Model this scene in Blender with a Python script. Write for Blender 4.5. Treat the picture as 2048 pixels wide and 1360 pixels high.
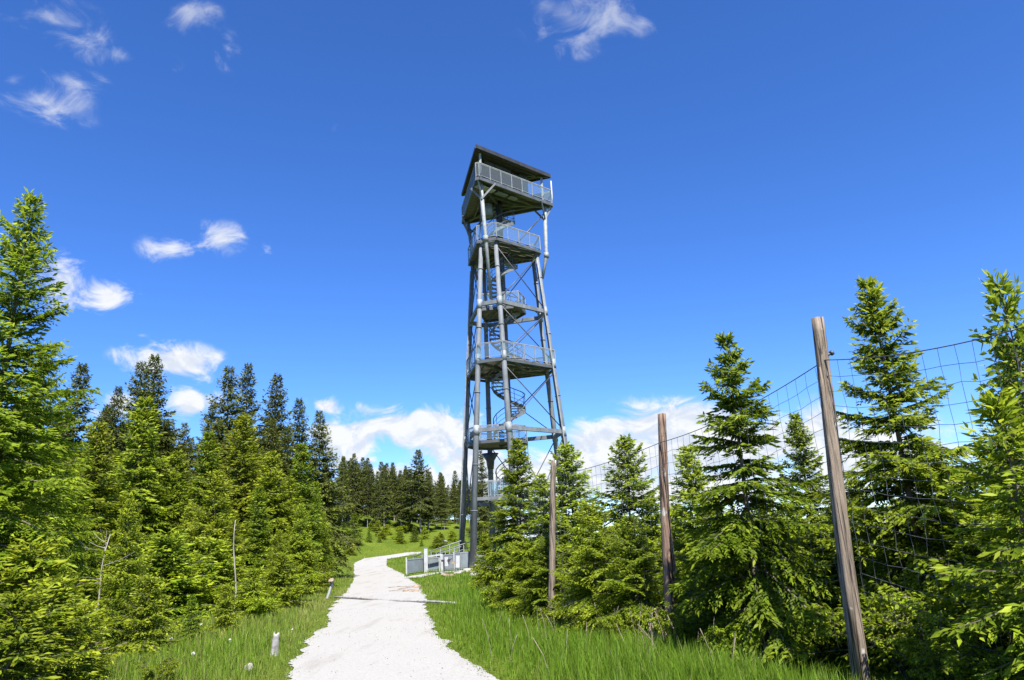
import bpy, math, random
import numpy as np
from mathutils import Vector, Matrix
from math import radians, sin, cos, pi, sqrt, atan2

scn = bpy.context.scene
for o in list(bpy.data.objects):
    bpy.data.objects.remove(o, do_unlink=True)
COL = scn.collection

# ------------------------------------------------------------------ camera
PITCH, ROLL, FPX = 0.2712, 0.0543, 1454.73
EYE = np.array([0.0, 0.0, 1.6])
AF = np.array([0, cos(PITCH), sin(PITCH)])
AU0 = np.array([0, -sin(PITCH), cos(PITCH)])
AR0 = np.array([1.0, 0, 0])
AR = AR0 * cos(ROLL) - AU0 * sin(ROLL)
AU = AR0 * sin(ROLL) + AU0 * cos(ROLL)
cam_data = bpy.data.cameras.new('camera')
cam = bpy.data.objects.new('camera', cam_data)
COL.objects.link(cam)
cam_data.sensor_width = 36
cam_data.lens = FPX / 2048 * 36
cam_data.clip_start = 0.1
cam_data.clip_end = 8000
M = Matrix.Identity(4)
for i in range(3):
    M[i][0], M[i][1], M[i][2], M[i][3] = AR[i], AU[i], -AF[i], EYE[i]
cam.matrix_world = M
scn.camera = cam

# ------------------------------------------------------------------ light
SUN_EL, SUN_AZ = radians(54), radians(164)       # azimuth clockwise from +Y (the view)
SUN_DIR = Vector((sin(SUN_AZ) * cos(SUN_EL), cos(SUN_AZ) * cos(SUN_EL), sin(SUN_EL)))
scn.view_settings.view_transform = 'Standard'
scn.view_settings.look = 'None'
scn.view_settings.gamma = 1
scn.view_settings.exposure = 1.22
scn.view_settings.use_curve_mapping = False
sd = bpy.data.lights.new('sun', 'SUN')
sd.energy = 5.0
sd.angle = radians(0.55)
sd.color = (1.0, 0.95, 0.86)
sun = bpy.data.objects.new('sun', sd)
COL.objects.link(sun)
sun.rotation_euler = SUN_DIR.to_track_quat('Z', 'Y').to_euler()


def azel(px, py):
    X, Y = px - 1024, 680 - py
    d = AF * FPX + AR * X + AU * Y
    d = d / np.linalg.norm(d)
    return atan2(d[0], d[1]), math.asin(d[2])


world = bpy.data.worlds.new('World')
scn.world = world
world.use_nodes = True
nt = world.node_tree
nt.nodes.clear()
N = nt.nodes.new
LK = nt.links.new


def wmath(op, a, b=None, c=None, clamp=False):
    n = N('ShaderNodeMath')
    n.operation = op
    n.use_clamp = clamp
    for i, v in enumerate((a, b, c)):
        if v is None:
            continue
        if isinstance(v, (int, float)):
            n.inputs[i].default_value = v
        else:
            LK(v, n.inputs[i])
    return n.outputs[0]


def smooth(v, a, b):
    n = N('ShaderNodeMapRange')
    n.interpolation_type = 'SMOOTHSTEP'
    LK(v, n.inputs[0])
    n.inputs[1].default_value, n.inputs[2].default_value = a, b
    return n.outputs[0]


sky = N('ShaderNodeTexSky')
sky.sky_type = 'NISHITA'
sky.sun_disc = False
sky.sun_elevation = SUN_EL
sky.sun_rotation = SUN_AZ
sky.altitude = 1000
sky.air_density = 0.85
sky.dust_density = 0.25
sky.ozone_density = 8.0
hs = N('ShaderNodeHueSaturation')
hs.inputs['Hue'].default_value = 0.5095
hs.inputs['Saturation'].default_value = 1.15
hs.inputs['Value'].default_value = 1.0
LK(sky.outputs[0], hs.inputs['Color'])
tc = N('ShaderNodeTexCoord')
sep = N('ShaderNodeSeparateXYZ')
LK(tc.outputs['Generated'], sep.inputs[0])
az_o = wmath('ARCTAN2', sep.outputs[0], sep.outputs[1])
el_o = wmath('ARCSINE', sep.outputs[2])
comb = N('ShaderNodeCombineXYZ')
LK(az_o, comb.inputs[0])
LK(el_o, comb.inputs[1])
# clouds where they stand in the sky: (px, py, half width, half height, strength)
CL = [(110, 45, 130, 60, 0.52), (170, 80, 60, 50, 0.48), (25, 35, 60, 25, 0.35), (240, 112, 60, 22, 0.44), (378, 20, 62, 48, 0.63),
      (455, 102, 30, 40, 0.58), (350, 140, 40, 40, 0.32), (145, 160, 75, 32, 0.46), (90, 205, 105, 42, 0.53), (25, 160, 40, 30, 0.31),
      (1180, 35, 130, 58, 0.63), (1160, 75, 70, 45, 0.44), (1285, 45, 40, 60, 0.40), (1090, 10, 50, 35, 0.40),
      (345, 500, 65, 34, 0.52), (440, 474, 52, 36, 0.56), (535, 500, 22, 20, 0.35), (85, 405, 22, 20, 0.37),
      (125, 570, 62, 62, 0.72), (220, 592, 56, 42, 0.72), (340, 722, 100, 40, 0.88), (285, 670, 25, 10, 0.40),
      (240, 805, 60, 36, 0.70), (390, 805, 56, 40, 0.80), (655, 812, 60, 20, 0.45), (690, 260, 25, 15, 0.26),
      (690, 880, 70, 58, 0.85), (830, 850, 130, 40, 0.90), (690, 905, 45, 28, 0.80), (905, 880, 60, 50, 0.85), (925, 925, 85, 60, 0.90),
      (770, 948, 90, 22, 0.80), (855, 905, 60, 24, 0.45), (900, 990, 120, 40, 0.80), (740, 920, 30, 14, 0.40),
      (1290, 885, 140, 76, 1.25), (1400, 885, 120, 70, 1.25), (1220, 925, 130, 62, 1.25), (1520, 880, 110, 60, 0.80), (1650, 850, 70, 60, 0.80),
      (1760, 900, 160, 70, 0.70), (1400, 960, 260, 55, 0.80), (1060, 950, 120, 55, 1.00)]
acc = None
for (cx, cy, hw, hh, st) in CL:
    a0, e0 = azel(cx, cy)
    a1, e1 = azel(cx + hw, cy)
    a2, e2 = azel(cx, cy - hh)
    ra = max(.006, 1.55 * sqrt((a1 - a0) ** 2 + (e1 - e0) ** 2))
    re = max(.006, 1.55 * abs(e2 - e0))
    mp = N('ShaderNodeMapping')
    mp.vector_type = 'TEXTURE'
    LK(comb.outputs[0], mp.inputs[0])
    mp.inputs['Location'].default_value = (a0, e0, 0)
    mp.inputs['Rotation'].default_value = (0, 0, 0)
    mp.inputs['Scale'].default_value = (ra, re, 1)
    g = N('ShaderNodeTexGradient')
    g.gradient_type = 'QUADRATIC_SPHERE'
    LK(mp.outputs[0], g.inputs[0])
    v = wmath('MULTIPLY', g.outputs['Fac'], st * 2.1)
    acc = v if acc is None else wmath('MAXIMUM', acc, v) if st < .5 else wmath('ADD', acc, v)
# a low bank of cumulus right round the horizon, and thin scattered puffs elsewhere
low = wmath('MULTIPLY', smooth(el_o, radians(8), radians(1.0)), 0.4)
scat = N('ShaderNodeTexNoise')
scat.inputs['Scale'].default_value = 3.1
scat.inputs['Detail'].default_value = 2
LK(tc.outputs['Generated'], scat.inputs['Vector'])
behind = smooth(sep.outputs[1], .45, -.1)
scv = wmath('MULTIPLY', wmath('MULTIPLY', smooth(scat.outputs['Fac'], .52, .72), behind), .9)
acc = wmath('ADD', wmath('ADD', acc, low), scv)
acc = wmath('MINIMUM', acc, 1.25)
n1 = N('ShaderNodeTexNoise')
n1.inputs['Scale'].default_value = 17
n1.inputs['Detail'].default_value = 9
n1.inputs['Roughness'].default_value = .62
n1.inputs['Distortion'].default_value = .7
mpn = N('ShaderNodeMapping')
LK(tc.outputs['Generated'], mpn.inputs[0])
mpn.inputs['Scale'].default_value = (1, 1, 1.5)
LK(mpn.outputs[0], n1.inputs['Vector'])
crisp = wmath('ADD', 1.0, wmath('MULTIPLY', smooth(el_o, radians(30), radians(12)), .5))
den = wmath('ADD', acc, wmath('MULTIPLY', wmath('SUBTRACT', n1.outputs['Fac'], .5), 3.6))
fac = wmath('MULTIPLY', smooth(wmath('MULTIPLY', den, crisp), .18, 1.6), smooth(acc, .03, .2))
n1b = N('ShaderNodeTexNoise')
for k_ in ('Scale', 'Detail', 'Roughness', 'Distortion'):
    n1b.inputs[k_].default_value = n1.inputs[k_].default_value
mpb = N('ShaderNodeMapping')
LK(tc.outputs['Generated'], mpb.inputs[0])
mpb.inputs['Scale'].default_value = (1, 1, 1.5)
mpb.inputs['Location'].default_value = (.006, -.006, .024)
LK(mpb.outputs[0], n1b.inputs['Vector'])
lit = wmath('SUBTRACT', n1.outputs['Fac'], n1b.outputs['Fac'])
core = smooth(lit, -.10, .10)
gate = N('ShaderNodeMix')
gate.data_type = 'RGBA'
gate.inputs[6].default_value = (2.85, 3.1, 3.5, 1)
gate.inputs[7].default_value = (3.75, 3.8, 3.87, 1)
LK(core, gate.inputs[0])
fade = wmath('MULTIPLY', fac, wmath('ADD', wmath('MULTIPLY', smooth(el_o, radians(40), radians(14)), .52), .45))
mx = N('ShaderNodeMix')
mx.data_type = 'RGBA'
LK(fade, mx.inputs[0])
LK(hs.outputs[0], mx.inputs[6])
LK(gate.outputs[2], mx.inputs[7])
bg = N('ShaderNodeBackground')
bg.inputs['Strength'].default_value = 0.113
LK(mx.outputs[2], bg.inputs[0])
wo = N('ShaderNodeOutputWorld')
LK(bg.outputs[0], wo.inputs[0])
try:
    world.cycles.sampling_method = 'MANUAL'
    world.cycles.sample_map_resolution = 512
except Exception:
    pass
scn.cycles.max_bounces = 8
scn.cycles.diffuse_bounces = 5
scn.cycles.glossy_bounces = 2
scn.cycles.transmission_bounces = 4
scn.cycles.transparent_max_bounces = 12


# ------------------------------------------------------------------ helpers
def at(px, py, D):
    X, Y = px - 1024, 680 - py
    d = AF * FPX + AR * X + AU * Y
    return EYE + d * (D / d[1])


def new_mat(name):
    m = bpy.data.materials.new(name)
    m.use_nodes = True
    t = m.node_tree
    b = t.nodes['Principled BSDF']
    return m, t, b


def simple_mat(name, c1, c2, rough=.6, scale=8, metal=0.0, bump=0.0, stretch=(1, 1, 1), detail=5, c3=None, pos=(.35, .65), coord='Object'):
    m, t, b = new_mat(name)
    tcn = t.nodes.new('ShaderNodeTexCoord')
    mpg = t.nodes.new('ShaderNodeMapping')
    mpg.inputs['Scale'].default_value = stretch
    t.links.new(tcn.outputs[coord], mpg.inputs[0])
    nz = t.nodes.new('ShaderNodeTexNoise')
    nz.inputs['Scale'].default_value = scale
    nz.inputs['Detail'].default_value = detail
    nz.inputs['Roughness'].default_value = .62
    t.links.new(mpg.outputs[0], nz.inputs['Vector'])
    cr = t.nodes.new('ShaderNodeValToRGB')
    cr.color_ramp.elements[0].position = pos[0]
    cr.color_ramp.elements[1].position = pos[1]
    cr.color_ramp.elements[0].color = (*c1, 1)
    cr.color_ramp.elements[1].color = (*c2, 1)
    if c3:
        e = cr.color_ramp.elements.new(min(.98, pos[1] + .12))
        e.color = (*c3, 1)
    t.links.new(nz.outputs['Fac'], cr.inputs[0])
    t.links.new(cr.outputs[0], b.inputs['Base Color'])
    b.inputs['Roughness'].default_value = rough
    b.inputs['Metallic'].default_value = metal
    if bump:
        bp = t.nodes.new('ShaderNodeBump')
        bp.inputs['Strength'].default_value = bump
        bp.inputs['Distance'].default_value = .02
        t.links.new(nz.outputs['Fac'], bp.inputs['Height'])
        t.links.new(bp.outputs[0], b.inputs['Normal'])
    return m


def leaf_mat(name, old, mid, new, trans=.32, hue=.02, val=.35, rough=.5):
    """colour runs with the age of the shoot, which each leaf carries in its 'col' attribute"""
    m, t, b = new_mat(name)
    at_ = t.nodes.new('ShaderNodeAttribute')
    at_.attribute_name = 'col'
    sp = t.nodes.new('ShaderNodeSeparateColor')
    t.links.new(at_.outputs['Color'], sp.inputs[0])
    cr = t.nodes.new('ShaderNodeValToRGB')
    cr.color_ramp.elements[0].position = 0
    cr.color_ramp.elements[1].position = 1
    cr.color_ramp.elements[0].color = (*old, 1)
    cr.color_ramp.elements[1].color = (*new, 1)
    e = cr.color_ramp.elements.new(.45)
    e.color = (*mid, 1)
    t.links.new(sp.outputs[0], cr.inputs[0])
    oi = t.nodes.new('ShaderNodeObjectInfo')
    h = t.nodes.new('ShaderNodeHueSaturation')
    mr = t.nodes.new('ShaderNodeMapRange')
    mr.inputs[3].default_value = .5 - hue * .25
    mr.inputs[4].default_value = .5 + hue * 1.0
    t.links.new(oi.outputs['Random'], mr.inputs[0])
    t.links.new(mr.outputs[0], h.inputs['Hue'])
    mv = t.nodes.new('ShaderNodeMapRange')
    mv.inputs[3].default_value = 1 - val
    mv.inputs[4].default_value = 1 + val
    t.links.new(sp.outputs[1], mv.inputs[0])
    fr = t.nodes.new('ShaderNodeMath')
    fr.operation = 'MULTIPLY'
    fr.inputs[1].default_value = 17.31
    t.links.new(oi.outputs['Random'], fr.inputs[0])
    fr2 = t.nodes.new('ShaderNodeMath')
    fr2.operation = 'FRACT'
    t.links.new(fr.outputs[0], fr2.inputs[0])
    fr3 = t.nodes.new('ShaderNodeMapRange')
    fr3.inputs[3].default_value, fr3.inputs[4].default_value = (.74, 1.2) if hue else (1, 1)
    t.links.new(fr2.outputs[0], fr3.inputs[0])
    fr4 = t.nodes.new('ShaderNodeMath')
    fr4.operation = 'MULTIPLY'
    t.links.new(mv.outputs[0], fr4.inputs[0])
    t.links.new(fr3.outputs[0], fr4.inputs[1])
    t.links.new(fr4.outputs[0], h.inputs['Value'])
    t.links.new(cr.outputs[0], h.inputs['Color'])
    t.links.new(h.outputs[0], b.inputs['Base Color'])
    b.inputs['Roughness'].default_value = rough
    b.inputs['Specular IOR Level'].default_value = .18
    tr = t.nodes.new('ShaderNodeBsdfTranslucent')
    t.links.new(h.outputs[0], tr.inputs[0])
    ms = t.nodes.new('ShaderNodeMixShader')
    ms.inputs[0].default_value = trans
    t.links.new(b.outputs[0], ms.inputs[1])
    t.links.new(tr.outputs[0], ms.inputs[2])
    t.links.new(ms.outputs[0], t.nodes['Material Output'].inputs[0])
    return m


MT = {}
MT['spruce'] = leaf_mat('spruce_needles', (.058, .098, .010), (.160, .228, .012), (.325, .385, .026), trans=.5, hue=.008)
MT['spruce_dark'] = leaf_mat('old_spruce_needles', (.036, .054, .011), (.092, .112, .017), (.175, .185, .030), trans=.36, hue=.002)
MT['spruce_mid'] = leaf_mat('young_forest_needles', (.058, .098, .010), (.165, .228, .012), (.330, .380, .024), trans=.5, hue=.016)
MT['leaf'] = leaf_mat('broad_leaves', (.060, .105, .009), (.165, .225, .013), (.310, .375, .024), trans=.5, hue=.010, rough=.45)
MT['grass'] = leaf_mat('grass_blades', (.105, .190, .016), (.155, .260, .020), (.30, .275, .10), trans=.48, hue=.0, rough=.5)
MT['bark'] = simple_mat('bark', (.055, .042, .032), (.17, .135, .105), .9, 9, bump=.5, stretch=(1, 1, .25))
MT['grey_bark'] = simple_mat('pale_bark', (.16, .14, .12), (.36, .33, .29), .9, 7, bump=.4, stretch=(1, 1, .2))
MT['dead'] = simple_mat('dead_wood', (.16, .12, .09), (.36, .29, .22), .9, 12, bump=.3)
MT['steel'] = simple_mat('painted_steel', (.092, .105, .119), (.165, .182, .198), .72, 2.4, metal=.0, stretch=(1, 1, .35))
MT['galv'] = simple_mat('galvanised_steel', (.17, .19, .205), (.27, .29, .30), .65, 5, metal=.05)
MT['dark_steel'] = simple_mat('dark_steel', (.045, .052, .062), (.085, .095, .11), .5, 3, metal=.3)
MT['grating'] = simple_mat('deck_planks', (.085, .08, .075), (.17, .16, .15), .7, 3, stretch=(1, 6, 1))
MT['roof'] = simple_mat('roof_sheet', (.035, .036, .038), (.06, .06, .062), .45, 2, metal=.3)
MT['soffit'] = simple_mat('soffit_boards', (.055, .045, .04), (.10, .085, .075), .7, 3, stretch=(1, 5, 1))
MT['panel_grey'] = simple_mat('grey_panel', (.15, .178, .20), (.20, .228, .25), .5, 2)
MT['steel_edge'] = simple_mat('platform_steel', (.062, .071, .08), (.10, .112, .124), .55, 2, metal=.1)
MT['white'] = simple_mat('white_paint', (.29, .30, .31), (.40, .41, .415), .45, 3)
MT['concrete'] = simple_mat('concrete', (.38, .37, .35), (.55, .54, .51), .85, 6, bump=.3)
MT['rubber'] = simple_mat('black_plastic', (.015, .015, .017), (.035, .035, .04), .5, 4)
MT['stone'] = simple_mat('pale_stone', (.22, .21, .19), (.36, .345, .32), .9, 6, bump=.6)
MT['brownstone'] = simple_mat('brown_stone', (.15, .10, .07), (.34, .25, .18), .9, 8, bump=.6)
MT['wire'] = simple_mat('fence_wire', (.07, .075, .085), (.14, .15, .16), .45, 30, metal=.6)
MT['soil'] = simple_mat('bare_soil', (.24, .17, .11), (.40, .31, .22), .95, 5, bump=.5)
MT['log'] = simple_mat('weathered_log', (.16, .155, .15), (.36, .35, .34), .85, 10, bump=.4, stretch=(.2, 1, 1))
MT['cotton'] = simple_mat('white_flower', (.5, .5, .48), (.62, .62, .61), .9, 20)


def post_mat(name, a, b_, c):
    m, t, b = new_mat(name)
    tcn = t.nodes.new('ShaderNodeTexCoord')
    mpg = t.nodes.new('ShaderNodeMapping')
    mpg.inputs['Scale'].default_value = (9, 9, .55)
    t.links.new(tcn.outputs['Object'], mpg.inputs[0])
    nz = t.nodes.new('ShaderNodeTexNoise')
    nz.inputs['Scale'].default_value = 4.5
    nz.inputs['Detail'].default_value = 9
    nz.inputs['Roughness'].default_value = .7
    t.links.new(mpg.outputs[0], nz.inputs['Vector'])
    cr = t.nodes.new('ShaderNodeValToRGB')
    cr.color_ramp.elements[0].position = .3
    cr.color_ramp.elements[1].position = .72
    cr.color_ramp.elements[0].color = (*a, 1)
    cr.color_ramp.elements[1].color = (*c, 1)
    e = cr.color_ramp.elements.new(.47)
    e.color = (*b_, 1)
    t.links.new(nz.outputs['Fac'], cr.inputs[0])
    # flaked pale patches where bark and paint came off
    n2 = t.nodes.new('ShaderNodeTexNoise')
    n2.inputs['Scale'].default_value = 5.5
    n2.inputs['Detail'].default_value = 3
    mp2 = t.nodes.new('ShaderNodeMapping')
    mp2.inputs['Scale'].default_value = (1.6, 1.6, .8)
    t.links.new(tcn.outputs['Object'], mp2.inputs[0])
    t.links.new(mp2.outputs[0], n2.inputs['Vector'])
    r2 = t.nodes.new('ShaderNodeValToRGB')
    r2.color_ramp.elements[0].position = .66
    r2.color_ramp.elements[1].position = .70
    t.links.new(n2.outputs['Fac'], r2.inputs[0])
    mxx = t.nodes.new('ShaderNodeMix')
    mxx.data_type = 'RGBA'
    t.links.new(r2.outputs[0], mxx.inputs[0])
    t.links.new(cr.outputs[0], mxx.inputs[6])
    mxx.inputs[7].default_value = (.40, .38, .34, 1)
    # long drying cracks
    n4 = t.nodes.new('ShaderNodeTexNoise')
    n4.inputs['Scale'].default_value = 7
    n4.inputs['Detail'].default_value = 3
    mp4 = t.nodes.new('ShaderNodeMapping')
    mp4.inputs['Scale'].default_value = (7, 7, .16)
    t.links.new(tcn.outputs['Object'], mp4.inputs[0])
    t.links.new(mp4.outputs[0], n4.inputs['Vector'])
    r4 = t.nodes.new('ShaderNodeValToRGB')
    r4.color_ramp.elements[0].position, r4.color_ramp.elements[1].position = .38, .46
    r4.color_ramp.elements[0].color = (.16, .14, .13, 1)
    t.links.new(n4.outputs['Fac'], r4.inputs[0])
    mul = t.nodes.new('ShaderNodeMix')
    mul.data_type = 'RGBA'
    mul.blend_type = 'MULTIPLY'
    mul.inputs[0].default_value = 1
    t.links.new(mxx.outputs[2], mul.inputs[6])
    t.links.new(r4.outputs[0], mul.inputs[7])
    t.links.new(mul.outputs[2], b.inputs['Base Color'])
    b.inputs['Roughness'].default_value = .85
    bp = t.nodes.new('ShaderNodeBump')
    bp.inputs['Strength'].default_value = .8
    bp.inputs['Distance'].default_value = .015
    t.links.new(nz.outputs['Fac'], bp.inputs['Height'])
    t.links.new(bp.outputs[0], b.inputs['Normal'])
    return m


MT['post'] = post_mat('weathered_post', (.06, .046, .036), (.165, .13, .10), (.32, .255, .195))
MT['post_red'] = post_mat('reddish_post', (.06, .036, .026), (.17, .105, .072), (.30, .225, .17))


def see_through(name, tint, gl, rough, amount):
    m, t, b = new_mat(name)
    t.nodes.remove(b)
    tr = t.nodes.new('ShaderNodeBsdfTransparent')
    tr.inputs[0].default_value = (*tint, 1)
    g = t.nodes.new('ShaderNodeBsdfPrincipled')
    g.inputs['Base Color'].default_value = (*gl, 1)
    g.inputs['Roughness'].default_value = rough
    ms = t.nodes.new('ShaderNodeMixShader')
    ms.inputs[0].default_value = amount
    t.links.new(tr.outputs[0], ms.inputs[1])
    t.links.new(g.outputs[0], ms.inputs[2])
    t.links.new(ms.outputs[0], t.nodes['Material Output'].inputs[0])
    return m


MT['glass'] = see_through('safety_glass', (.86, .94, .98), (.30, .38, .43), .08, .13)
MT['mesh'] = see_through('perforated_sheet', (.72, .77, .8), (.11, .125, .14), .5, .42)
MT['mesh_dark'] = see_through('dark_perforated_sheet', (.6, .66, .7), (.08, .095, .115), .5, .72)


def fast_mesh(name, V, F, mat, cols=None, smooth=False):
    """F: int array (n,3) or (n,4)"""
    V = np.ascontiguousarray(V, np.float32)
    F = np.ascontiguousarray(F, np.int32)
    me = bpy.data.meshes.new(name)
    n, k = F.shape
    me.vertices.add(len(V))
    me.vertices.foreach_set('co', V.ravel())
    me.loops.add(n * k)
    me.loops.foreach_set('vertex_index', F.ravel())
    me.polygons.add(n)
    me.polygons.foreach_set('loop_start', np.arange(0, n * k, k, dtype=np.int32))
    if smooth:
        me.polygons.foreach_set('use_smooth', np.ones(n, dtype=bool))
    if cols is not None:
        a = me.attributes.new('col', 'FLOAT_COLOR', 'POINT')
        c4 = np.ones((len(V), 4), np.float32)
        c4[:, :cols.shape[1]] = cols
        a.data.foreach_set('color', c4.ravel())
    me.update(calc_edges=True)
    me.materials.append(mat)
    return me


class MB:
    """collects boxes, bars and tubes; build() links them as one mesh object"""

    def __init__(s):
        s.v, s.f, s.sm = [], [], []

    def add(s, vs, fs, sm=False):
        o = len(s.v)
        s.v += [tuple(p) for p in vs]
        s.f += [tuple(i + o for i in f) for f in fs]
        s.sm += [sm] * len(fs)

    def box(s, c, d, ax=None):
        c = np.array(c, float)
        ax = np.eye(3) if ax is None else np.array(ax, float)
        vs = []
        for z in (-1, 1):
            for x, y in ((-1, -1), (1, -1), (1, 1), (-1, 1)):
                vs.append(c + ax[0] * d[0] / 2 * x + ax[1] * d[1] / 2 * y + ax[2] * d[2] / 2 * z)
        s.add(vs, [(3, 2, 1, 0), (4, 5, 6, 7), (0, 1, 5, 4), (1, 2, 6, 5), (2, 3, 7, 6), (3, 0, 4, 7)])
        return s

    def bar(s, a, b, w, h, up=(0, 0, 1)):
        """rectangular bar from a to b, w across, h along up"""
        a, b = np.array(a, float), np.array(b, float)
        d = b - a
        L = np.linalg.norm(d)
        d = d / L
        u = np.array(up, float)
        x = np.cross(d, u)
        if np.linalg.norm(x) < 1e-5:
            x = np.cross(d, (1, 0, 0))
        x /= np.linalg.norm(x)
        u = np.cross(x, d)
        return s.box((a + b) / 2, (w, L, h), (x, d, u))

    def tube(s, pts, rad, n=8, cap=True, smooth=True):
        pts = [np.array(p, float) for p in pts]
        if not hasattr(rad, '__len__'):
            rad = [rad] * len(pts)
        vs, fs = [], []
        ref = None
        for i, p in enumerate(pts):
            d = pts[min(i + 1, len(pts) - 1)] - pts[max(i - 1, 0)]
            d = d / (np.linalg.norm(d) + 1e-9)
            if ref is None:
                ref = np.cross(d, (0.3, 0.9, 0.2) if abs(d[2]) > .8 else (0, 0, 1))
            x = ref - d * (ref @ d)
            x /= np.linalg.norm(x) + 1e-9
            ref = x
            y = np.cross(d, x)
            for k in range(n):
                a = 2 * pi * k / n
                vs.append(p + (x * cos(a) + y * sin(a)) * rad[i])
        for i in range(len(pts) - 1):
            for k in range(n):
                k2 = (k + 1) % n
                fs.append((i * n + k, i * n + k2, (i + 1) * n + k2, (i + 1) * n + k))
        o = len(s.v)
        s.add(vs, fs, smooth)
        if cap:
            s.f.append(tuple(o + k for k in range(n))[::-1])
            s.f.append(tuple(o + (len(pts) - 1) * n + k for k in range(n)))
            s.sm += [False, False]
        return s

    def prism(s, poly, z0, z1):
        n = len(poly)
        vs = [(p[0], p[1], z0) for p in poly] + [(p[0], p[1], z1) for p in poly]
        fs = [tuple(range(n))[::-1], tuple(range(n, 2 * n))] + [(i, (i + 1) % n, n + (i + 1) % n, n + i) for i in range(n)]
        s.add(vs, fs)
        return s

    def mesh(s, name, mat):
        me = bpy.data.meshes.new(name)
        me.from_pydata(s.v, [], s.f)
        me.polygons.foreach_set('use_smooth', s.sm)
        me.update()
        me.materials.append(mat)
        return me

    def build(s, name, mat, parent=None, loc=None):
        return link(name, s.mesh(name, mat), parent, loc)


def link(name, me, parent=None, loc=None):
    o = bpy.data.objects.new(name, me)
    COL.objects.link(o)
    if parent is not None:
        o.parent = parent
    if loc is not None:
        o.location = loc
    return o


def tag(o, label=None, cat=None, group=None, kind=None):
    if label:
        o['label'] = label
    if cat:
        o['category'] = cat
    if group:
        o['group'] = group
    if kind:
        o['kind'] = kind
    return o


def thing(name, label, cat, loc=(0, 0, 0), group=None, rotz=0):
    o = bpy.data.objects.new(name, None)
    o.empty_display_size = .2
    COL.objects.link(o)
    o.location = loc
    o.rotation_euler = (0, 0, rotz)
    return tag(o, label, cat, group)


# ------------------------------------------------------------------ terrain
PL = [(-6, -.5), (0, -1.55), (4, -2.2), (8, -2.85), (10.5, -3.28), (12.2, -3.70), (13.8, -4.0), (15.2, -4.22), (17.45, -4.6), (21, -5.35), (24.7, -6.1), (29.8, -7.0),
      (37.7, -8.6), (44, -9.9), (50.4, -11.3), (56, -12.6), (60.3, -13.6), (64.2, -14.3), (68.2, -14.35), (70, -12.6), (71.5, -11.0)]
PR = [(-6, 3.0), (0, 1.55), (4, .65), (8, -.1), (9.97, -.48), (12, -1.08), (14.5, -1.71), (19.2, -2.47), (23.7, -3.05), (28.2, -3.83), (33.6, -4.75), (39.35, -6.02),
      (45.8, -7.4), (50, -8.44), (56, -9.9), (61, -11.0), (64, -11.55), (66.5, -11.9), (67.6, -11.6), (68.6, -10.9), (69.6, -9.6)]
PLa, PRa = np.array(PL), np.array(PR)


def path_l(y):
    return np.interp(y, PLa[:, 0], PLa[:, 1])


def path_r(y):
    return np.interp(y, PRa[:, 0], PRa[:, 1])


def sst(x, a, b):
    t = np.clip((np.asarray(x, float) - a) / (b - a), 0, 1)
    return t * t * (3 - 2 * t)


def lump(x, y):
    return (np.sin(x * .9 + 1.3) * np.sin(y * .7 + .4) + .6 * np.sin(x * 2.1 + y * 1.3) * np.sin(y * 1.7 - .7 * x + 2)
            + .35 * np.sin(x * 4.3 - y * 2.9) * np.sin(y * 3.7 + x * 1.9))


def ground(x, y):
    x, y = np.asarray(x, float), np.asarray(y, float)
    base = np.interp(y, [0, 20, 40, 50, 60, 68, 80, 90, 110, 200, 400, 8000], [0, 0, .1, .2, .4, .85, 2.1, 3.6, 5, 5, -8, -60])
    low = np.interp(y, [0, 20, 40, 60, 80, 140, 400, 8000], [0, 0, .05, .1, -.3, -3, -25, -120])
    rgt = sst(x + .12 * (y - 60), -3, 9) * sst(y, 46, 72)
    base = base * (1 - rgt) + low * rgt
    dl = path_l(y) - x
    bank = np.minimum(3.0, .16 * np.maximum(0, dl - .9)) * sst(y, 24, 44)
    bank = bank + 0.55 * sst(-x - 11.5, 0.5, 7.5) * sst(y, 63, 77) + .4 * sst(y, 71.5, 77) * sst(-x, 2, 8)
    dr = x - path_r(y)
    bank2 = .03 * sst(dr, 1.6, 4.0) * (1 - sst(y, 12, 22)) * sst(y, -4, 3)
    off = np.maximum(dl, dr)
    bump = lump(x, y) * .05 * sst(off, .15, 1.4) * (1 + 1.2 * sst(y, 40, 70))
    tower_flat = 1 - sst(np.hypot(x + .5, y - 48.6), 6.5, 11)
    z = base + bank + bank2 + bump
    far = sst(np.hypot(x, y), 200, 500)
    z = z * (1 - far) + np.interp(y, [-8000, 0, 200, 8000], [-60, -10, -20, -120]) * far
    return z * (1 - tower_flat) + .17 * tower_flat


def gz(x, y):
    return float(ground(x, y))


def axis(segs):
    out = []
    for a, b, st in segs:
        out += list(np.arange(a, b, st))
    return np.array(out + [segs[-1][1]])


gx = axis([(-6000, -600, 900), (-600, -120, 60), (-120, -40, 5), (-40, -16, 1.2), (-16, 12, .4), (12, 40, 1.5), (40, 120, 5), (120, 600, 60), (600, 6000, 900)])
gy = axis([(-6000, -600, 900), (-600, -60, 60), (-60, -6, 4), (-6, 32, .45), (32, 100, 1.0), (100, 200, 6), (200, 800, 60), (800, 7000, 700)])
GX, GY = np.meshgrid(gx, gy)
GZ = ground(GX, GY)
nxg, nyg = len(gx), len(gy)
idx = np.arange(nxg * nyg).reshape(nyg, nxg)
Fg = np.stack([idx[:-1, :-1], idx[:-1, 1:], idx[1:, 1:], idx[1:, :-1]], -1).reshape(-1, 4)
gm, t, b = new_mat('meadow_ground')
geo = t.nodes.new('ShaderNodeNewGeometry')
na = t.nodes.new('ShaderNodeTexNoise')
na.inputs['Scale'].default_value = .35
na.inputs['Detail'].default_value = 6
nb_ = t.nodes.new('ShaderNodeTexNoise')
nb_.inputs['Scale'].default_value = 14
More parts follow.
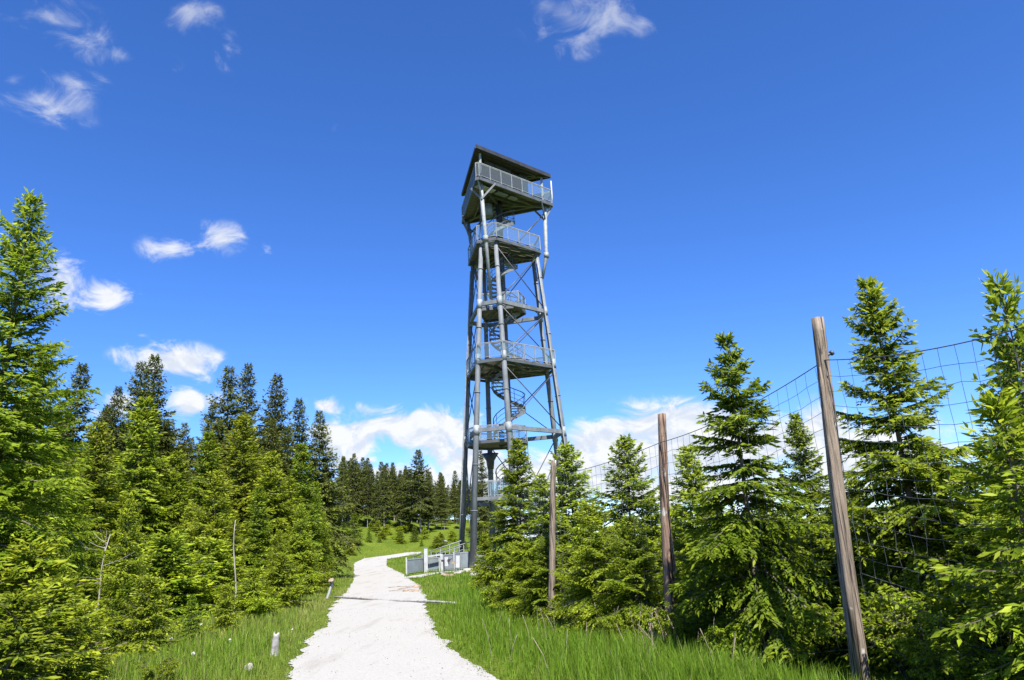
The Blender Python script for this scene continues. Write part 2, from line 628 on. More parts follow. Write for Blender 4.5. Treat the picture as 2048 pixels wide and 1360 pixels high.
nb_.inputs['Detail'].default_value = 6
nb_.inputs['Roughness'].default_value = .7
t.links.new(geo.outputs['Position'], na.inputs['Vector'])
t.links.new(geo.outputs['Position'], nb_.inputs['Vector'])
ca = t.nodes.new('ShaderNodeValToRGB')
ca.color_ramp.elements[0].position, ca.color_ramp.elements[1].position = .35, .68
ca.color_ramp.elements[0].color = (.095, .150, .016, 1)
ca.color_ramp.elements[1].color = (.150, .205, .026, 1)
t.links.new(na.outputs['Fac'], ca.inputs[0])
cb = t.nodes.new('ShaderNodeValToRGB')
cb.color_ramp.elements[0].position, cb.color_ramp.elements[1].position = .3, .75
cb.color_ramp.elements[0].color = (.35, .30, .25, 1)
cb.color_ramp.elements[1].color = (1.25, 1.25, 1.1, 1)
t.links.new(nb_.outputs['Fac'], cb.inputs[0])
mm = t.nodes.new('ShaderNodeMix')
mm.data_type = 'RGBA'
mm.blend_type = 'MULTIPLY'
mm.inputs[0].default_value = 1
t.links.new(ca.outputs[0], mm.inputs[6])
t.links.new(cb.outputs[0], mm.inputs[7])
t.links.new(mm.outputs[2], b.inputs['Base Color'])
b.inputs['Roughness'].default_value = .95
b.inputs['Specular IOR Level'].default_value = .1
bp = t.nodes.new('ShaderNodeBump')
bp.inputs['Strength'].default_value = .8
bp.inputs['Distance'].default_value = .08
t.links.new(nb_.outputs['Fac'], bp.inputs['Height'])
t.links.new(bp.outputs[0], b.inputs['Normal'])
go = link('ground', fast_mesh('ground', np.stack([GX, GY, GZ], -1).reshape(-1, 3), Fg, gm, smooth=True))
tag(go, 'rough green meadow ground sloping up behind the tower', kind='structure')

# path: a sheet over the ground with a ragged edge
rng = np.random.default_rng(5)
ys = np.concatenate([np.arange(-6, 26, .09), np.arange(26, 71.3, .25)])


def ragged(n, amp):
    a = rng.normal(0, 1, n)
    k1 = np.convolve(a, np.ones(5) / 5, 'same') * 1.2
    k2 = np.convolve(rng.normal(0, 1, n), np.ones(21) / 21, 'same') * 2.2
    return (k1 + k2) * amp


el = path_l(ys) + ragged(len(ys), .075)
er = path_r(ys) + ragged(len(ys), .075)
K = 13
Vp = []
for j in range(K):
    q = j / (K - 1)
    xx = el * (1 - q) + er * q
    crown = .035 * (1 - (2 * q - 1) ** 2) - .022 * (math.exp(-((q - .3) / .09) ** 2) + math.exp(-((q - .7) / .09) ** 2))
    z = ground(xx, ys) + .014 + crown + .006 * np.sin(ys * 2.2 + q * 9) * (0 < j < K - 1)
    Vp.append(np.stack([xx, ys, z], -1))
Vp = np.stack(Vp, 1).reshape(-1, 3)
ip = np.arange(len(ys) * K).reshape(len(ys), K)
Fp = np.stack([ip[:-1, :-1], ip[:-1, 1:], ip[1:, 1:], ip[1:, :-1]], -1).reshape(-1, 4)
pm, t, b = new_mat('white_gravel')
geo = t.nodes.new('ShaderNodeNewGeometry')
n1_ = t.nodes.new('ShaderNodeTexNoise')
n1_.inputs['Scale'].default_value = .9
n1_.inputs['Detail'].default_value = 7
n1_.inputs['Roughness'].default_value = .6
n2_ = t.nodes.new('ShaderNodeTexVoronoi')
n2_.inputs['Scale'].default_value = 38
n3_ = t.nodes.new('ShaderNodeTexNoise')
n3_.inputs['Scale'].default_value = 30
n3_.inputs['Detail'].default_value = 5
mg = t.nodes.new('ShaderNodeMapping')
mg.inputs['Rotation'].default_value = (0, 0, radians(-14))
mg.inputs['Scale'].default_value = (1.6, .3, 1)
t.links.new(geo.outputs['Position'], mg.inputs[0])
t.links.new(mg.outputs[0], n1_.inputs['Vector'])
t.links.new(geo.outputs['Position'], n2_.inputs['Vector'])
t.links.new(geo.outputs['Position'], n3_.inputs['Vector'])
c1 = t.nodes.new('ShaderNodeValToRGB')
c1.color_ramp.elements[0].position, c1.color_ramp.elements[1].position = .20, .46
c1.color_ramp.elements[0].color = (.215, .203, .176, 1)
c1.color_ramp.elements[1].color = (.316, .309, .293, 1)
t.links.new(n1_.outputs['Fac'], c1.inputs[0])
c2 = t.nodes.new('ShaderNodeValToRGB')
c2.color_ramp.elements[0].position, c2.color_ramp.elements[1].position = .35, .6
c2.color_ramp.elements[0].color = (.90, .89, .88, 1)
c2.color_ramp.elements[1].color = (1.04, 1.04, 1.04, 1)
t.links.new(n3_.outputs['Fac'], c2.inputs[0])
mm = t.nodes.new('ShaderNodeMix')
mm.data_type = 'RGBA'
mm.blend_type = 'MULTIPLY'
mm.inputs[0].default_value = 1
t.links.new(c1.outputs[0], mm.inputs[6])
t.links.new(c2.outputs[0], mm.inputs[7])
t.links.new(mm.outputs[2], b.inputs['Base Color'])
b.inputs['Roughness'].default_value = .95
b.inputs['Specular IOR Level'].default_value = .1
bp = t.nodes.new('ShaderNodeBump')
bp.inputs['Strength'].default_value = .35
bp.inputs['Distance'].default_value = .012
ad = t.nodes.new('ShaderNodeMath')
ad.operation = 'ADD'
t.links.new(n2_.outputs['Distance'], ad.inputs[0])
t.links.new(n3_.outputs['Fac'], ad.inputs[1])
t.links.new(ad.outputs[0], bp.inputs['Height'])
t.links.new(bp.outputs[0], b.inputs['Normal'])
MT['gravel'] = pm
tag(link('path', fast_mesh('path', Vp, Fp, pm, smooth=True)), 'white crushed gravel path winding uphill past the tower', kind='structure')

# spur to the gate, with its own ragged sheet
SP = np.array([(-5.9, 39.3), (-5.6, 41.2), (-5.0, 42.6), (-4.2, 43.5), (-3.4, 44.0)])
ts = np.linspace(0, 1, 30)
cxs = np.interp(ts, np.linspace(0, 1, 5), SP[:, 0])
cys = np.interp(ts, np.linspace(0, 1, 5), SP[:, 1])
Vs = []
for i in range(30):
    w = .55
    tx, ty = np.gradient(cxs)[i], np.gradient(cys)[i]
    l = math.hypot(tx, ty)
    nx_, ny_ = -ty / l, tx / l
    for q in (-1, 0, 1):
        x_, y_ = cxs[i] + nx_ * w * q + rng.normal(0, .03), cys[i] + ny_ * w * q
        Vs.append((x_, y_, gz(x_, y_) + .022 + (.02 if q == 0 else 0)))
ips = np.arange(90).reshape(30, 3)
Fs = np.stack([ips[:-1, :-1], ips[:-1, 1:], ips[1:, 1:], ips[1:, :-1]], -1).reshape(-1, 4)
tag(link('side_path', fast_mesh('side_path', np.array(Vs), Fs, pm, smooth=True)), 'short white gravel spur from path to tower gate', kind='structure')
# bare soil patch below the front leg
a = np.linspace(0, 2 * pi, 40, endpoint=False)
rr_ = 1 + .12 * np.sin(3 * a + 1) + .08 * np.sin(7 * a)
sx, sy = -2.4 + 1.9 * rr_ * np.cos(a), 43.2 + 1.5 * rr_ * np.sin(a)
Vs = [(-2.4, 43.2, gz(-2.4, 43.2) + .03)] + [(x_, y_, gz(x_, y_) + .012) for x_, y_ in zip(sx, sy)]
Fs = np.array([(0, 1 + i, 1 + (i + 1) % 40) for i in range(40)])
tag(link('soil_patch', fast_mesh('soil_patch', np.array(Vs), Fs, MT['soil'], smooth=True)), 'bare brown soil in front of the tower leg', kind='structure')

# ------------------------------------------------------------------ lookout tower
TS, TB = .9, .17
TC = np.array([-.4934, 48.6])
TH = -1.8789


def lz(zf):
    return 1.6 + (zf - 1.6) * TS - TB


Z4, Z3, Z1, Z2, ZP, ZR = [lz(v) for v in (9.272, 14.3855, 18.7275, 23.8784, 28.3572, 31.0128)]
tower = thing('lookout_tower', 'tall grey steel lookout tower with sloping roof beside the path', 'tower', (TC[0], TC[1], TB))


def uv(k):
    a = TH + k * 2 * pi / 3
    return np.array([cos(a), sin(a), 0]), np.array([-sin(a), cos(a), 0])


def legp(k, s, z):
    zf = (z + TB - 1.6) / TS + 1.6
    u, v = uv(k)
    return u * (4.417 - .0684 * zf) * TS + v * s * (1.6003 - .0429 * zf) * TS + np.array([0, 0, z])


def hexa(r, s):
    return [uv(k)[0] * r + uv(k)[1] * q * s for k in range(3) for q in (-1, 1)]


def cyl_leg(a, b, r0, r1):
    return MB().tube([a, a + (b - a) * .5, b], [r0, (r0 + r1) / 2, r1], 16)


for k in range(3):
    for s in (-1, 1):
        a, b_ = legp(k, s, 0.0), legp(k, s, Z2 - .25)
        leg = cyl_leg(a, b_, .205, .14).build('leg', MT['steel'], tower)
        for zz in (Z4, Z3 + .1, Z1):
            p0, p1 = legp(k, s, zz - .32), legp(k, s, zz + .32)
            rr = .205 - .065 * zz / Z2 + .022
            MB().tube([p0, p1], rr, 16).build('sleeve', MT['galv'], leg)
        MB().box((a[0], a[1], .02), (.75, .75, .04)).build('base_plate', MT['galv'], leg)
        # flange joints
        for zz in (3.4, 6.2, 10.8, 15.2, 19.4):
            p0, p1 = legp(k, s, zz - .03), legp(k, s, zz + .03)
            MB().tube([p0, p1], .235 - .065 * zz / Z2, 16).build('flange', MT['steel'], leg)
# concrete footings
for k in range(3):
    u, v = uv(k)
    c = legp(k, 0, 0)
    MB().box((c[0], c[1], -.06), (1.1, 3.6, .3), (u, v, (0, 0, 1))).build('footing', MT['concrete'], tower)

# ring beams, joists and brace rods
HL = [(k, s) for k in range(3) for s in (-1, 1)]
for zz in (Z4, Z1):
    for i in range(6):
        a, b_ = legp(*HL[i], zz), legp(*HL[(i + 1) % 6], zz)
        d = (b_ - a) / np.linalg.norm(b_ - a)
        MB().bar(a + d * .2, b_ - d * .2, .2, .26).build('ring_beam', MT['steel'], tower)
for i in range(6):                                     # low ring behind the hedge
    a, b_ = legp(*HL[i], 4.1), legp(*HL[(i + 1) % 6], 4.1)
    d = (b_ - a) / np.linalg.norm(b_ - a)
    if i % 2 == 0:
        MB().bar(a + d * .2, b_ - d * .2, .16, .2).build('ring_beam', MT['steel'], tower)
for z0, z1_ in ((.4, Z4 - .2), (Z4 + .2, Z3 - .5), (Z3 + .3, Z1 - .2), (Z1 + .2, Z2 - .5)):
    for i in (1, 3, 5):
        for a, b_ in ((HL[i], HL[(i + 1) % 6]), (HL[(i + 1) % 6], HL[i])):
            p0, p1 = legp(*a, z0), legp(*b_, z1_)
            MB().tube([p0, p1], .034, 6).build('brace_rod', MT['dark_steel'], tower)
# three upper columns carry the top platform and run down between the leg pairs
for k in range(3):
    u, v = uv(k)
    top = u * 3.9237 * TS + np.array([0, 0, ZP - .3])
    bot = u * 3.35 * TS + np.array([0, 0, Z2 - .1])
    if k == 0:
        low = u * 2.75 * TS + np.array([0, 0, Z1 + .35])
    elif k == 1:
        low = u * 3.32 * TS + np.array([0, 0, Z2 - 1.9])
    else:
        low = u * 3.0 * TS + np.array([0, 0, Z2 - 1.2])
    if k == 1:
        bot = u * 3.78 * TS + np.array([0, 0, Z2 - .1])
    col_ = MB().tube([low, bot, top], [.10, .13, .14], 12).build('column', MT['galv' if k < 2 else 'steel'], tower)
    MB().tube([bot - np.array([0, 0, .2]), bot + np.array([0, 0, .2])], .18, 12).build('sleeve', MT['galv'], col_)
    m_ = MB()
    for q in (-1, 1):                                 # knee braces under the platform
        m_.bar(top - np.array([0, 0, 1.1]), top + v * q * .9 - u * .5 + np.array([0, 0, .1]), .09, .12)
    m_.bar(top - np.array([0, 0, .9]), top + u * .55 + np.array([0, 0, .12]), .09, .12)
    m_.build('knee_brace', MT['steel'], col_)
    # head plate the pairs of legs meet in
    MB().bar(legp(k, -1, Z2 - .3), legp(k, 1, Z2 - .3), .24, .24).build('head_beam', MT['galv'], tower)
# long diagonal from each column down to the middle of the next side
for k in range(3):
    u, v = uv(k)
    u2, v2 = uv((k + 1) % 3)
    p0 = u2 * 3.75 * TS + np.array([0, 0, ZP - .9])
    p1 = (u * 1.6 + u2 * 1.9) * TS + np.array([0, 0, Z2 + .25])
    MB().tube([p0, p1], .05, 6).build('brace_rod', MT['dark_steel'], tower)
# cable pipes strapped to two legs
for (k, s, off) in ((1, -1, -.32), (2, 1, .3)):
    u, v = uv(k)
    MB().tube([legp(k, s, z_) - u * .1 + v * off * .9 for z_ in (.1, 6, 12, 18, Z2 - .8)], .045, 8).build('cable_pipe', MT['galv'], tower)


def clip_poly(poly, n, lo, hi):
    def half(P, sgn, c):
        out = []
        for i in range(len(P)):
            a, b2 = P[i], P[(i + 1) % len(P)]
            da, db = sgn * (a @ n - c), sgn * (b2 @ n - c)
            if da >= 0:
                out.append(a)
            if (da >= 0) != (db >= 0):
                out.append(a + (b2 - a) * (da / (da - db)))
        return out
    P = half(poly, 1, lo)
    return half(P, -1, hi) if len(P) > 2 else []


def planks(parent, poly, n, w, gap, z0, z1_, mat, name='plank', hole=None):
    P = [np.array(p[:2]) for p in poly]
    d = [p @ n for p in P]
    c = min(d) + .02
    while c < max(d) - .05:
        q = clip_poly(P, n, c, min(c + w, max(d) - .01))
        if len(q) > 2:
            MB().prism(q, z0, z1_).build(name, mat, parent)
        c += w + gap


def railing(parent, pts, z, h=1.05, step=.95, closed=True, pane=MT['glass'], pane_mats=None, post=.045, mid=False):
    n = len(pts)
    P = [np.array([p[0], p[1], z]) for p in pts]
    up = np.array([0, 0, h])
    hr, br = MB(), MB()
    for i in range(n if closed else n - 1):
        a, b2 = P[i], P[(i + 1) % n]
        L = np.linalg.norm(b2 - a)
        m = max(1, int(round(L / step)))
        d = (b2 - a) / L
        hr.bar(a + up, b2 + up, .06, .05)
        br.bar(a + up * .1, b2 + up * .1, .035, .035)
        if mid:
            br.bar(a + up * .55, b2 + up * .55, .03, .03)
        br.bar(a + up * .93, b2 + up * .93, .03, .03)
        for j in range(m + (0 if closed or i < n - 2 else 1)):
            q = a + d * L * j / m
            MB().box(q + up / 2, (post, post, h), (d, np.cross((0, 0, 1), d), (0, 0, 1))).build('rail_post', MT['galv'], parent)
        for j in range(m):
            q0, q1 = a + d * L * (j / m) + d * .04, a + d * L * ((j + 1) / m) - d * .04
            pm_ = pane if pane_mats is None else pane_mats(i, j)
            MB().bar(q0 + up * .52, q1 + up * .52, .014, h * .76).build('pane', pm_, parent)
    hr.build('handrail', MT['galv'], parent)
    br.build('bottom_rail', MT['galv'], parent)


def hex_platform(z, r, s, nrm):
    H = hexa(r * TS, s * TS)
    m = MB()
    for i in range(6):
        a, b2 = H[i] + np.array([0, 0, z - .16]), H[(i + 1) % 6] + np.array([0, 0, z - .16])
        m.bar(a, b2, .1, .17)
    c0 = np.array([0, 0, z - .17])
    for i in range(6):
        m.bar(H[i] * .98 + c0, H[i] * .18 + c0, .12, .2)
    for q in (.45, .75):
        for i in (1, 3, 5):
            m.bar(H[i] * q + c0, H[(i + 1) % 6] * q + c0, .08, .16)
    pl = m.build('viewing_platform', MT['steel_edge'], tower)
    planks(pl, [h * .985 for h in H], nrm, .23, .05, z - .04, z + .02, MT['grating'])
    return pl, H


dirn = np.array([cos(TH + .9), sin(TH + .9)])
p3, H3 = hex_platform(Z3, 3.62, 1.0, dirn)
railing(p3, H3, Z3 + .02, 1.05, 1.05)
p2, H2 = hex_platform(Z2, 3.1, .78, dirn)
railing(p2, H2, Z2 + .02, 1.05, 1.05)

# partial landings round the stair at the ring-beam levels
def landing(z, poly, name='landing', rail=True, h=1.0, fascia=.22, pane=MT['glass']):
    m = MB()
    n = len(poly)
    for i in range(n):
        a, b2 = np.array([*poly[i], z - fascia / 2]), np.array([*poly[(i + 1) % n], z - fascia / 2])
        m.bar(a, b2, .08, fascia)
    l = m.build(name, MT['steel_edge'], tower)
    planks(l, poly, np.array([cos(.4), sin(.4)]), .3, .03, z - .05, z, MT['grating'])
    if rail:
        railing(l, poly, z, h, 1.0, pane=pane)
    return l


def ngon(cx, cy, r, n, ph=0.2):
    return [np.array([cx + r * cos(2 * pi * i / n + ph), cy + r * sin(2 * pi * i / n + ph)]) for i in range(n)]


landing(Z4 - .45, ngon(-.85, .2, 2.05, 11), fascia=.2, h=.95)
landing(Z1 + .05, [np.array(p) for p in ((-1.75, -1.5), (1.1, -1.75), (1.55, -.2), (.9, .9), (-1.3, 1.3))], fascia=.2)
landing(4.25, [np.array(p) for p in ((-1.5, -2.2), (.05, -2.3), (.2, -.9), (-1.3, -.7))], fascia=.24)

# spiral staircase
RS = 1.12
stair = MB().tube([(0.05, 0, .1), (0.05, 0, Z4), (.05, 0, Z2), (.05, 0, ZP)], [.16, .16, .2, .24], 14).build('spiral_staircase', MT['dark_steel'], tower)
STEP, DA = .2, radians(21)
nst = int((ZP - .4) / STEP)
tm = MB()
tm.add([(.14, -.07, 0), (RS, -.2, 0), (RS, .2, 0), (.14, .07, 0), (.14, -.07, .045), (RS, -.2, .045), (RS, .2, .045), (.14, .07, .045)],
       [(3, 2, 1, 0), (4, 5, 6, 7), (0, 1, 5, 4), (1, 2, 6, 5), (2, 3, 7, 6), (3, 0, 4, 7)])
tread_me = tm.mesh('tread', MT['galv'])
hl, bl, sg = [], MB(), []
for i in range(nst):
    a = DA * i + 1.0
    z = .3 + i * STEP
    o = link('tread', tread_me, stair, (.05, 0, z))
    o.rotation_euler = (0, 0, a)
    e = np.array([.05 + RS * cos(a), RS * sin(a), z])
    hl.append(e + np.array([0, 0, 1.0]))
    sg.append(e + np.array([0, 0, -.02]))
    if i % 2 == 0:
        bl.tube([e, e + np.array([0, 0, 1.0])], .018, 5, cap=False)
MB().tube(hl, .032, 6).build('handrail', MT['dark_steel'], stair)
MB().tube([p - np.array([0, 0, .33]) for p in hl], .016, 5).build('middle_rail', MT['dark_steel'], stair)
MB().tube([p - np.array([0, 0, .66]) for p in hl], .016, 5).build('middle_rail', MT['dark_steel'], stair)
bl.build('balusters', MT['dark_steel'], stair)
sm_ = MB()
for p, q in zip(sg[:-1], sg[1:]):
    sm_.bar(p, q, .03, .2)
sm_.build('stringer', MT['steel'], stair)
# gusset cone where the back left leg carries the landing
pz = legp(2, -1, Z4 - .75)
MB().tube([pz - np.array([0, 0, 1.1]), pz - np.array([0, 0, .5]), pz + np.array([0, 0, .0])], [.22, .3, .62], 12).build('gusset', MT['dark_steel'], tower)

# triangular top platform, cabin and roof
TRI = [uv(k)[0] * 4.7557 * TS for k in range(3)]


def blunt(tri, c):
    out = []
    for i in range(3):
        a, p, n = tri[i], tri[i - 1], tri[(i + 1) % 3]
        out.append(a + (p - a) / np.linalg.norm(p - a) * c)
        out.append(a + (n - a) / np.linalg.norm(n - a) * c)
    return out


TP = blunt(TRI, .22)
m = MB()
for i in range(6):
    a, b2 = TP[i] + np.array([0, 0, ZP - .14]), TP[(i + 1) % 6] + np.array([0, 0, ZP - .14])
    m.bar(a, b2, .12, .22)
for k in range(3):
    m.bar(TRI[k] * .9 + np.array([0, 0, ZP - .2]), np.array([0, 0, ZP - .2]), .16, .26)
    a, b2 = TRI[k], TRI[(k + 1) % 3]
    for q in (.35, .65):
        m.bar(a * q + np.array([0, 0, ZP - .2]), b2 * q + np.array([0, 0, ZP - .2]), .1, .2)
tp = m.build('top_platform', MT['steel_edge'], tower)
planks(tp, [p * .985 for p in TP], dirn, .3, .03, ZP - .04, ZP + .02, MT['grating'])
# pale sheet panels under the front corner
for q0, q1, w, mt_ in ((.30, .52, .5, 'white'), (.56, .70, .4, 'panel_grey'), (.74, .84, .4, 'panel_grey')):
    a = TRI[0] * .9 + (TRI[1] - TRI[0]) * .9 * (q0 - .28)
    b2 = TRI[0] * .9 + (TRI[1] - TRI[0]) * .9 * (q1 - .28)
    inn = -uv(2)[0] * -.55
    MB().bar(a + inn * .7 + np.array([0, 0, ZP - .36]), b2 + inn * .7 + np.array([0, 0, ZP - .36]), w, .06).build('underside_panel', MT[mt_], tp)


def top_pane(i, j):
    if i == 1:
        return MT['mesh'] if j < 4 else MT['glass']
    return MT['mesh_dark'] if i == 5 or i == 4 else MT['mesh']


railing(tp, TP, ZP + .02, 1.05, 1.0, pane_mats=top_pane)
# cabin walls behind the railing
CW = [p * .55 for p in TRI]
for k in range(3):
    a, b2 = CW[k], CW[(k + 1) % 3]
    d = (b2 - a)
    nW = 5
    for j in range(nW):
        q0, q1 = a + d * (j / nW + .006), a + d * ((j + 1) / nW - .006)
        if k == 0 and j == 3:
            MB().bar(q0 + np.array([0, 0, ZP + 1.0]), q1 + np.array([0, 0, ZP + 1.0]), .05, 1.95).build('cabin_door', MT['rubber'], tower)
        else:
            MB().bar(q0 + np.array([0, 0, ZP + 1.08]), q1 + np.array([0, 0, ZP + 1.08]), .06, 2.1).build('wall_panel', MT['dark_steel'], tower)
for k in range(3):                                      # posts that hold the roof up
    p = TRI[k] * .80
    MB().bar(p + np.array([0, 0, ZP]), p + np.array([0, 0, ZR - .3]), .16, .16).build('roof_post', MT['galv'], tower)
# the white down-pipe bent round the right-hand corner
u, v = uv(1)
pp = TRI[1] * .97
MB().tube([pp + np.array([0, 0, ZR - .5]), pp + np.array([0, 0, ZP + .5]), pp * .97 + np.array([0, 0, ZP - .1]), pp * .9 + np.array([0, 0, ZP - .7])], .06, 8).build('down_pipe', MT['white'], tower)
RT = blunt([uv(k)[0] * 4.6183 * 1.015 * TS for k in range(3)], .08)
m = MB()
m.prism([p[:2] for p in RT], ZR - .02, ZR + .06)
roof = m.build('roof', MT['roof'], tower)
fm = MB()
for i in range(6):
    a, b2 = RT[i] * .995, RT[(i + 1) % 6] * .995
    fm.bar(a + np.array([0, 0, ZR - .13]), b2 + np.array([0, 0, ZR - .13]), .07, .21)
fm.build('fascia', MT['roof'], roof)
planks(roof, [p * .975 for p in RT], np.array([cos(TH), sin(TH)]), .32, .025, ZR - .1, ZR - .03, MT['soffit'], 'soffit_board')
rb = MB()
for k in range(3):
    rb.bar(TRI[k] * .92 + np.array([0, 0, ZR - .17]), np.array([0, 0, ZR - .17]), .12, .12)
    rb.bar(TRI[k] * .72 + np.array([0, 0, ZR - .17]), TRI[(k + 1) % 3] * .72 + np.array([0, 0, ZR - .17]), .1, .12)
rb.build('rafter', MT['dark_steel'], roof)
# equipment hung under the top platform
MB().tube([(-.75, -.5, ZP - 1.4), (-.75, -.5, ZP - .5)], .36, 12).build('equipment_drum', MT['panel_grey'], tower)

# ------------------------------------------------------------------ trees
def nrmz(a):
    return a / (np.linalg.norm(a, axis=-1, keepdims=True) + 1e-9)


class Shoots:
    """leaf-sized shoots: base, direction, face normal, length, width, age colour"""

    def __init__(s):
        s.b, s.d, s.n, s.l, s.w, s.c = [], [], [], [], [], []

    def add(s, b, d, n, l, w, c):
        s.b.append(b), s.d.append(d), s.n.append(n), s.l.append(l), s.w.append(w), s.c.append(c)

    def mesh(s, name, mat, rng, fold=.25, wide_at=.42, hexa_=False):
        b, d, n = np.concatenate(s.b), nrmz(np.concatenate(s.d)), np.concatenate(s.n)
        l, w, c = np.concatenate(s.l)[:, None], np.concatenate(s.w)[:, None], np.concatenate(s.c)
        side = nrmz(np.cross(d, n))
        nn = np.cross(side, d)
        k = len(b)
        if hexa_:
            sag = nn * -1
            V = np.stack([b, b + d * l * .3 + side * w * .45 + nn * w * fold * .5, b + d * l * .62 + side * w * .42 + nn * w * fold * .4 + sag * l * .04,
                          b + d * l + sag * l * .16, b + d * l * .62 - side * w * .42 + nn * w * fold * .4 + sag * l * .04, b + d * l * .3 - side * w * .45 + nn * w * fold * .5,
                          ], 1)
            F = np.array([[0, 1, 5], [1, 2, 4], [1, 4, 5], [2, 3, 4]])
            m = 6
        else:
            V = np.stack([b, b + d * l * wide_at + side * w * .5 + nn * w * fold, b + d * l, b + d * l * wide_at - side * w * .5 + nn * w * fold], 1)
            F = np.array([[0, 1, 2], [0, 2, 3]])
            m = 4
        F = (F[None] + (np.arange(k) * m)[:, None, None]).reshape(-1, 3)
        C = np.repeat(c, m, 0)
        return fast_mesh(name, V.reshape(-1, 3), F, mat, cols=C)


ZUP = np.array([0, 0, 1.0])


def spruce(seed, H, R, nw, nb, shoot, lat_step, sh_step, t0=.03, droop=.30, power=.85, lw=.34, new=.55, latl=.42, gap=.0, mat='spruce', bark='bark', trunk_r=None, inter=2, top_open=.86, limbs=True, upt=50, fill=1.0, tipf=1.0):
    rng = np.random.default_rng(seed)
    S = Shoots()
    W = MB()
    tr = trunk_r or H * .011
    lean = rng.normal(0, .012, 2)
    wob = rng.uniform(0, 6.28, 2)

    def axis_at(z):
        return np.array([lean[0] * z + .012 * H * .3 * sin(z / H * 5 + wob[0]), lean[1] * z + .012 * H * .3 * sin(z / H * 4 + wob[1]), z])
    W.tube([axis_at(z) for z in np.linspace(0, H * .985, 12)], list(tr * (1 - np.linspace(0, .97, 12)) ** .9 + .004), 8 if H < 9 else 6, cap=False)
    phase = rng.uniform(0, 6.28)
    items = []
    for i in range(nw):
        u = i / (nw - 1)
        u = u ** .92
        items.append((u, nb, 1.0, phase + i * 2.4))
        if inter and i < nw - 1:
            items.append((min(.985, u + .5 / nw), inter, .62, phase + i * 1.7 + .8))
    for (u, n_, lm, ph) in items:
        for k in range(n_):
            uu = min(.995, max(0, u + rng.normal(0, .012)))
            z = (t0 + (1 - t0) * uu) * H
            az = ph + 2 * pi * k / n_ + rng.normal(0, .22)
            L = R * ((1 - uu) ** power * min(1, .72 + uu * 2.2) + .03) * lm * rng.uniform(.62, 1.16)
            if gap and rng.random() < gap:
                L *= rng.uniform(.3, .6)
            if uu > top_open:
                L *= 1.15
            e0 = radians(-6 + (upt + 4) * uu ** 1.4 + rng.normal(0, 7))
            h = np.array([cos(az), sin(az), 0])
            sd_ = np.array([-sin(az), cos(az), 0])
            dr = droop * (1.05 - uu) * rng.uniform(.7, 1.3)
            curl = rng.normal(0, .12)
            base = axis_at(z)

            def P(q):
                q = np.asarray(q)[..., None]
                return base + h * L * q * cos(e0) + ZUP * L * (q * sin(e0) - dr * q ** 1.8 + .16 * q ** 3.5) + sd_ * L * curl * q ** 2
            if limbs and L > .15:
                W.tube(list(P(np.linspace(0, .97, 5))), list(np.linspace(min(tr * .42, .014 * L + .005), .003, 5)), 3, cap=False, smooth=False)
            nl = max(4, int(L * .92 / lat_step))
            q = np.linspace(.10, .99, nl) + rng.normal(0, .012, nl)
            q = np.repeat(q, 2)
            sg_ = np.tile([1, -1], nl)
            pb = P(q)
            tg = nrmz(P(np.minimum(q + .02, 1.02)) - P(q - .02))
            ll = latl * L * (1.02 - q) ** .62 * np.minimum(1, .35 + q * 2.4) * rng.uniform(.65, 1.2, 2 * nl) + shoot * .6
            ang = np.radians(rng.normal(52, 9, 2 * nl))
            ld = nrmz(tg * np.cos(ang)[:, None] + sd_ * (sg_ * np.sin(ang))[:, None] + ZUP * rng.normal(-.05, .10, 2 * nl)[:, None])
            ns = np.maximum(1, (ll / sh_step).astype(int))
            I = np.repeat(np.arange(2 * nl), ns)
            J = np.concatenate([np.arange(1, n + 1) for n in ns]) / np.repeat(ns, ns)
            m_ = len(I)
            lp = pb[I] + ld[I] * (ll[I] * J)[:, None] - ZUP * (ll[I] * .32 * (1 - .5 * uu) * J ** 1.8)[:, None]
            perp = nrmz(np.cross(ld[I], ZUP))
            alt = np.where((np.arange(m_) % 2) == 0, 1, -1)
            tip = J > .985
            sp_ = np.where(tip, 0, 1.0)
            dd = nrmz(ld[I] * .8 + perp * (alt * sp_ * .62 * rng.uniform(.6, 1.3, m_))[:, None] - ZUP * rng.uniform(.0, .42, m_)[:, None] * (1 - .7 * uu) + rng.normal(0, .12, (m_, 3)))
            nn = nrmz(ZUP * .75 + rng.normal(0, .36, (m_, 3)) + h * .62)
            sl = shoot * rng.uniform(.7, 1.3, m_) * (1 - .25 * (1 - J)) * (1 - (1 - tipf) * max(0, uu - .6) / .4)
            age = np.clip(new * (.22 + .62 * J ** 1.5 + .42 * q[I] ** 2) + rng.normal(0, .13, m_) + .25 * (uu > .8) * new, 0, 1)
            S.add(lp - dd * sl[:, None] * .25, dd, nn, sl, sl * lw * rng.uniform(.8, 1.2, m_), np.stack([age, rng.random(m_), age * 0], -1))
            # shoots hanging straight under the limb, old wood
            nh = max(2, int(fill * L / (sh_step * 1.1)))
            qh = rng.uniform(.05, 1, nh)
            ph_ = P(qh)
            dh = nrmz(h * .55 + sd_ * rng.normal(0, .4, nh)[:, None] - ZUP * rng.uniform(-.1, .9, nh)[:, None])
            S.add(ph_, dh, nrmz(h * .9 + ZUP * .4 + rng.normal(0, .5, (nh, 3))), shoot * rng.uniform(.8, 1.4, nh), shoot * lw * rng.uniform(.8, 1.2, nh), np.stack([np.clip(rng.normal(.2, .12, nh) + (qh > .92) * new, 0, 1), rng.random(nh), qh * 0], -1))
    # leader
    nt_ = 26
    zz = np.linspace(.9, 1.0, nt_) * H
    azs = rng.uniform(0, 6.28, nt_)
    bb = np.stack([axis_at(z) for z in zz])
    dd = np.stack([np.cos(azs) * .6, np.sin(azs) * .6, np.full(nt_, .75)], -1)
    dd[-1] = (0, 0, 1)
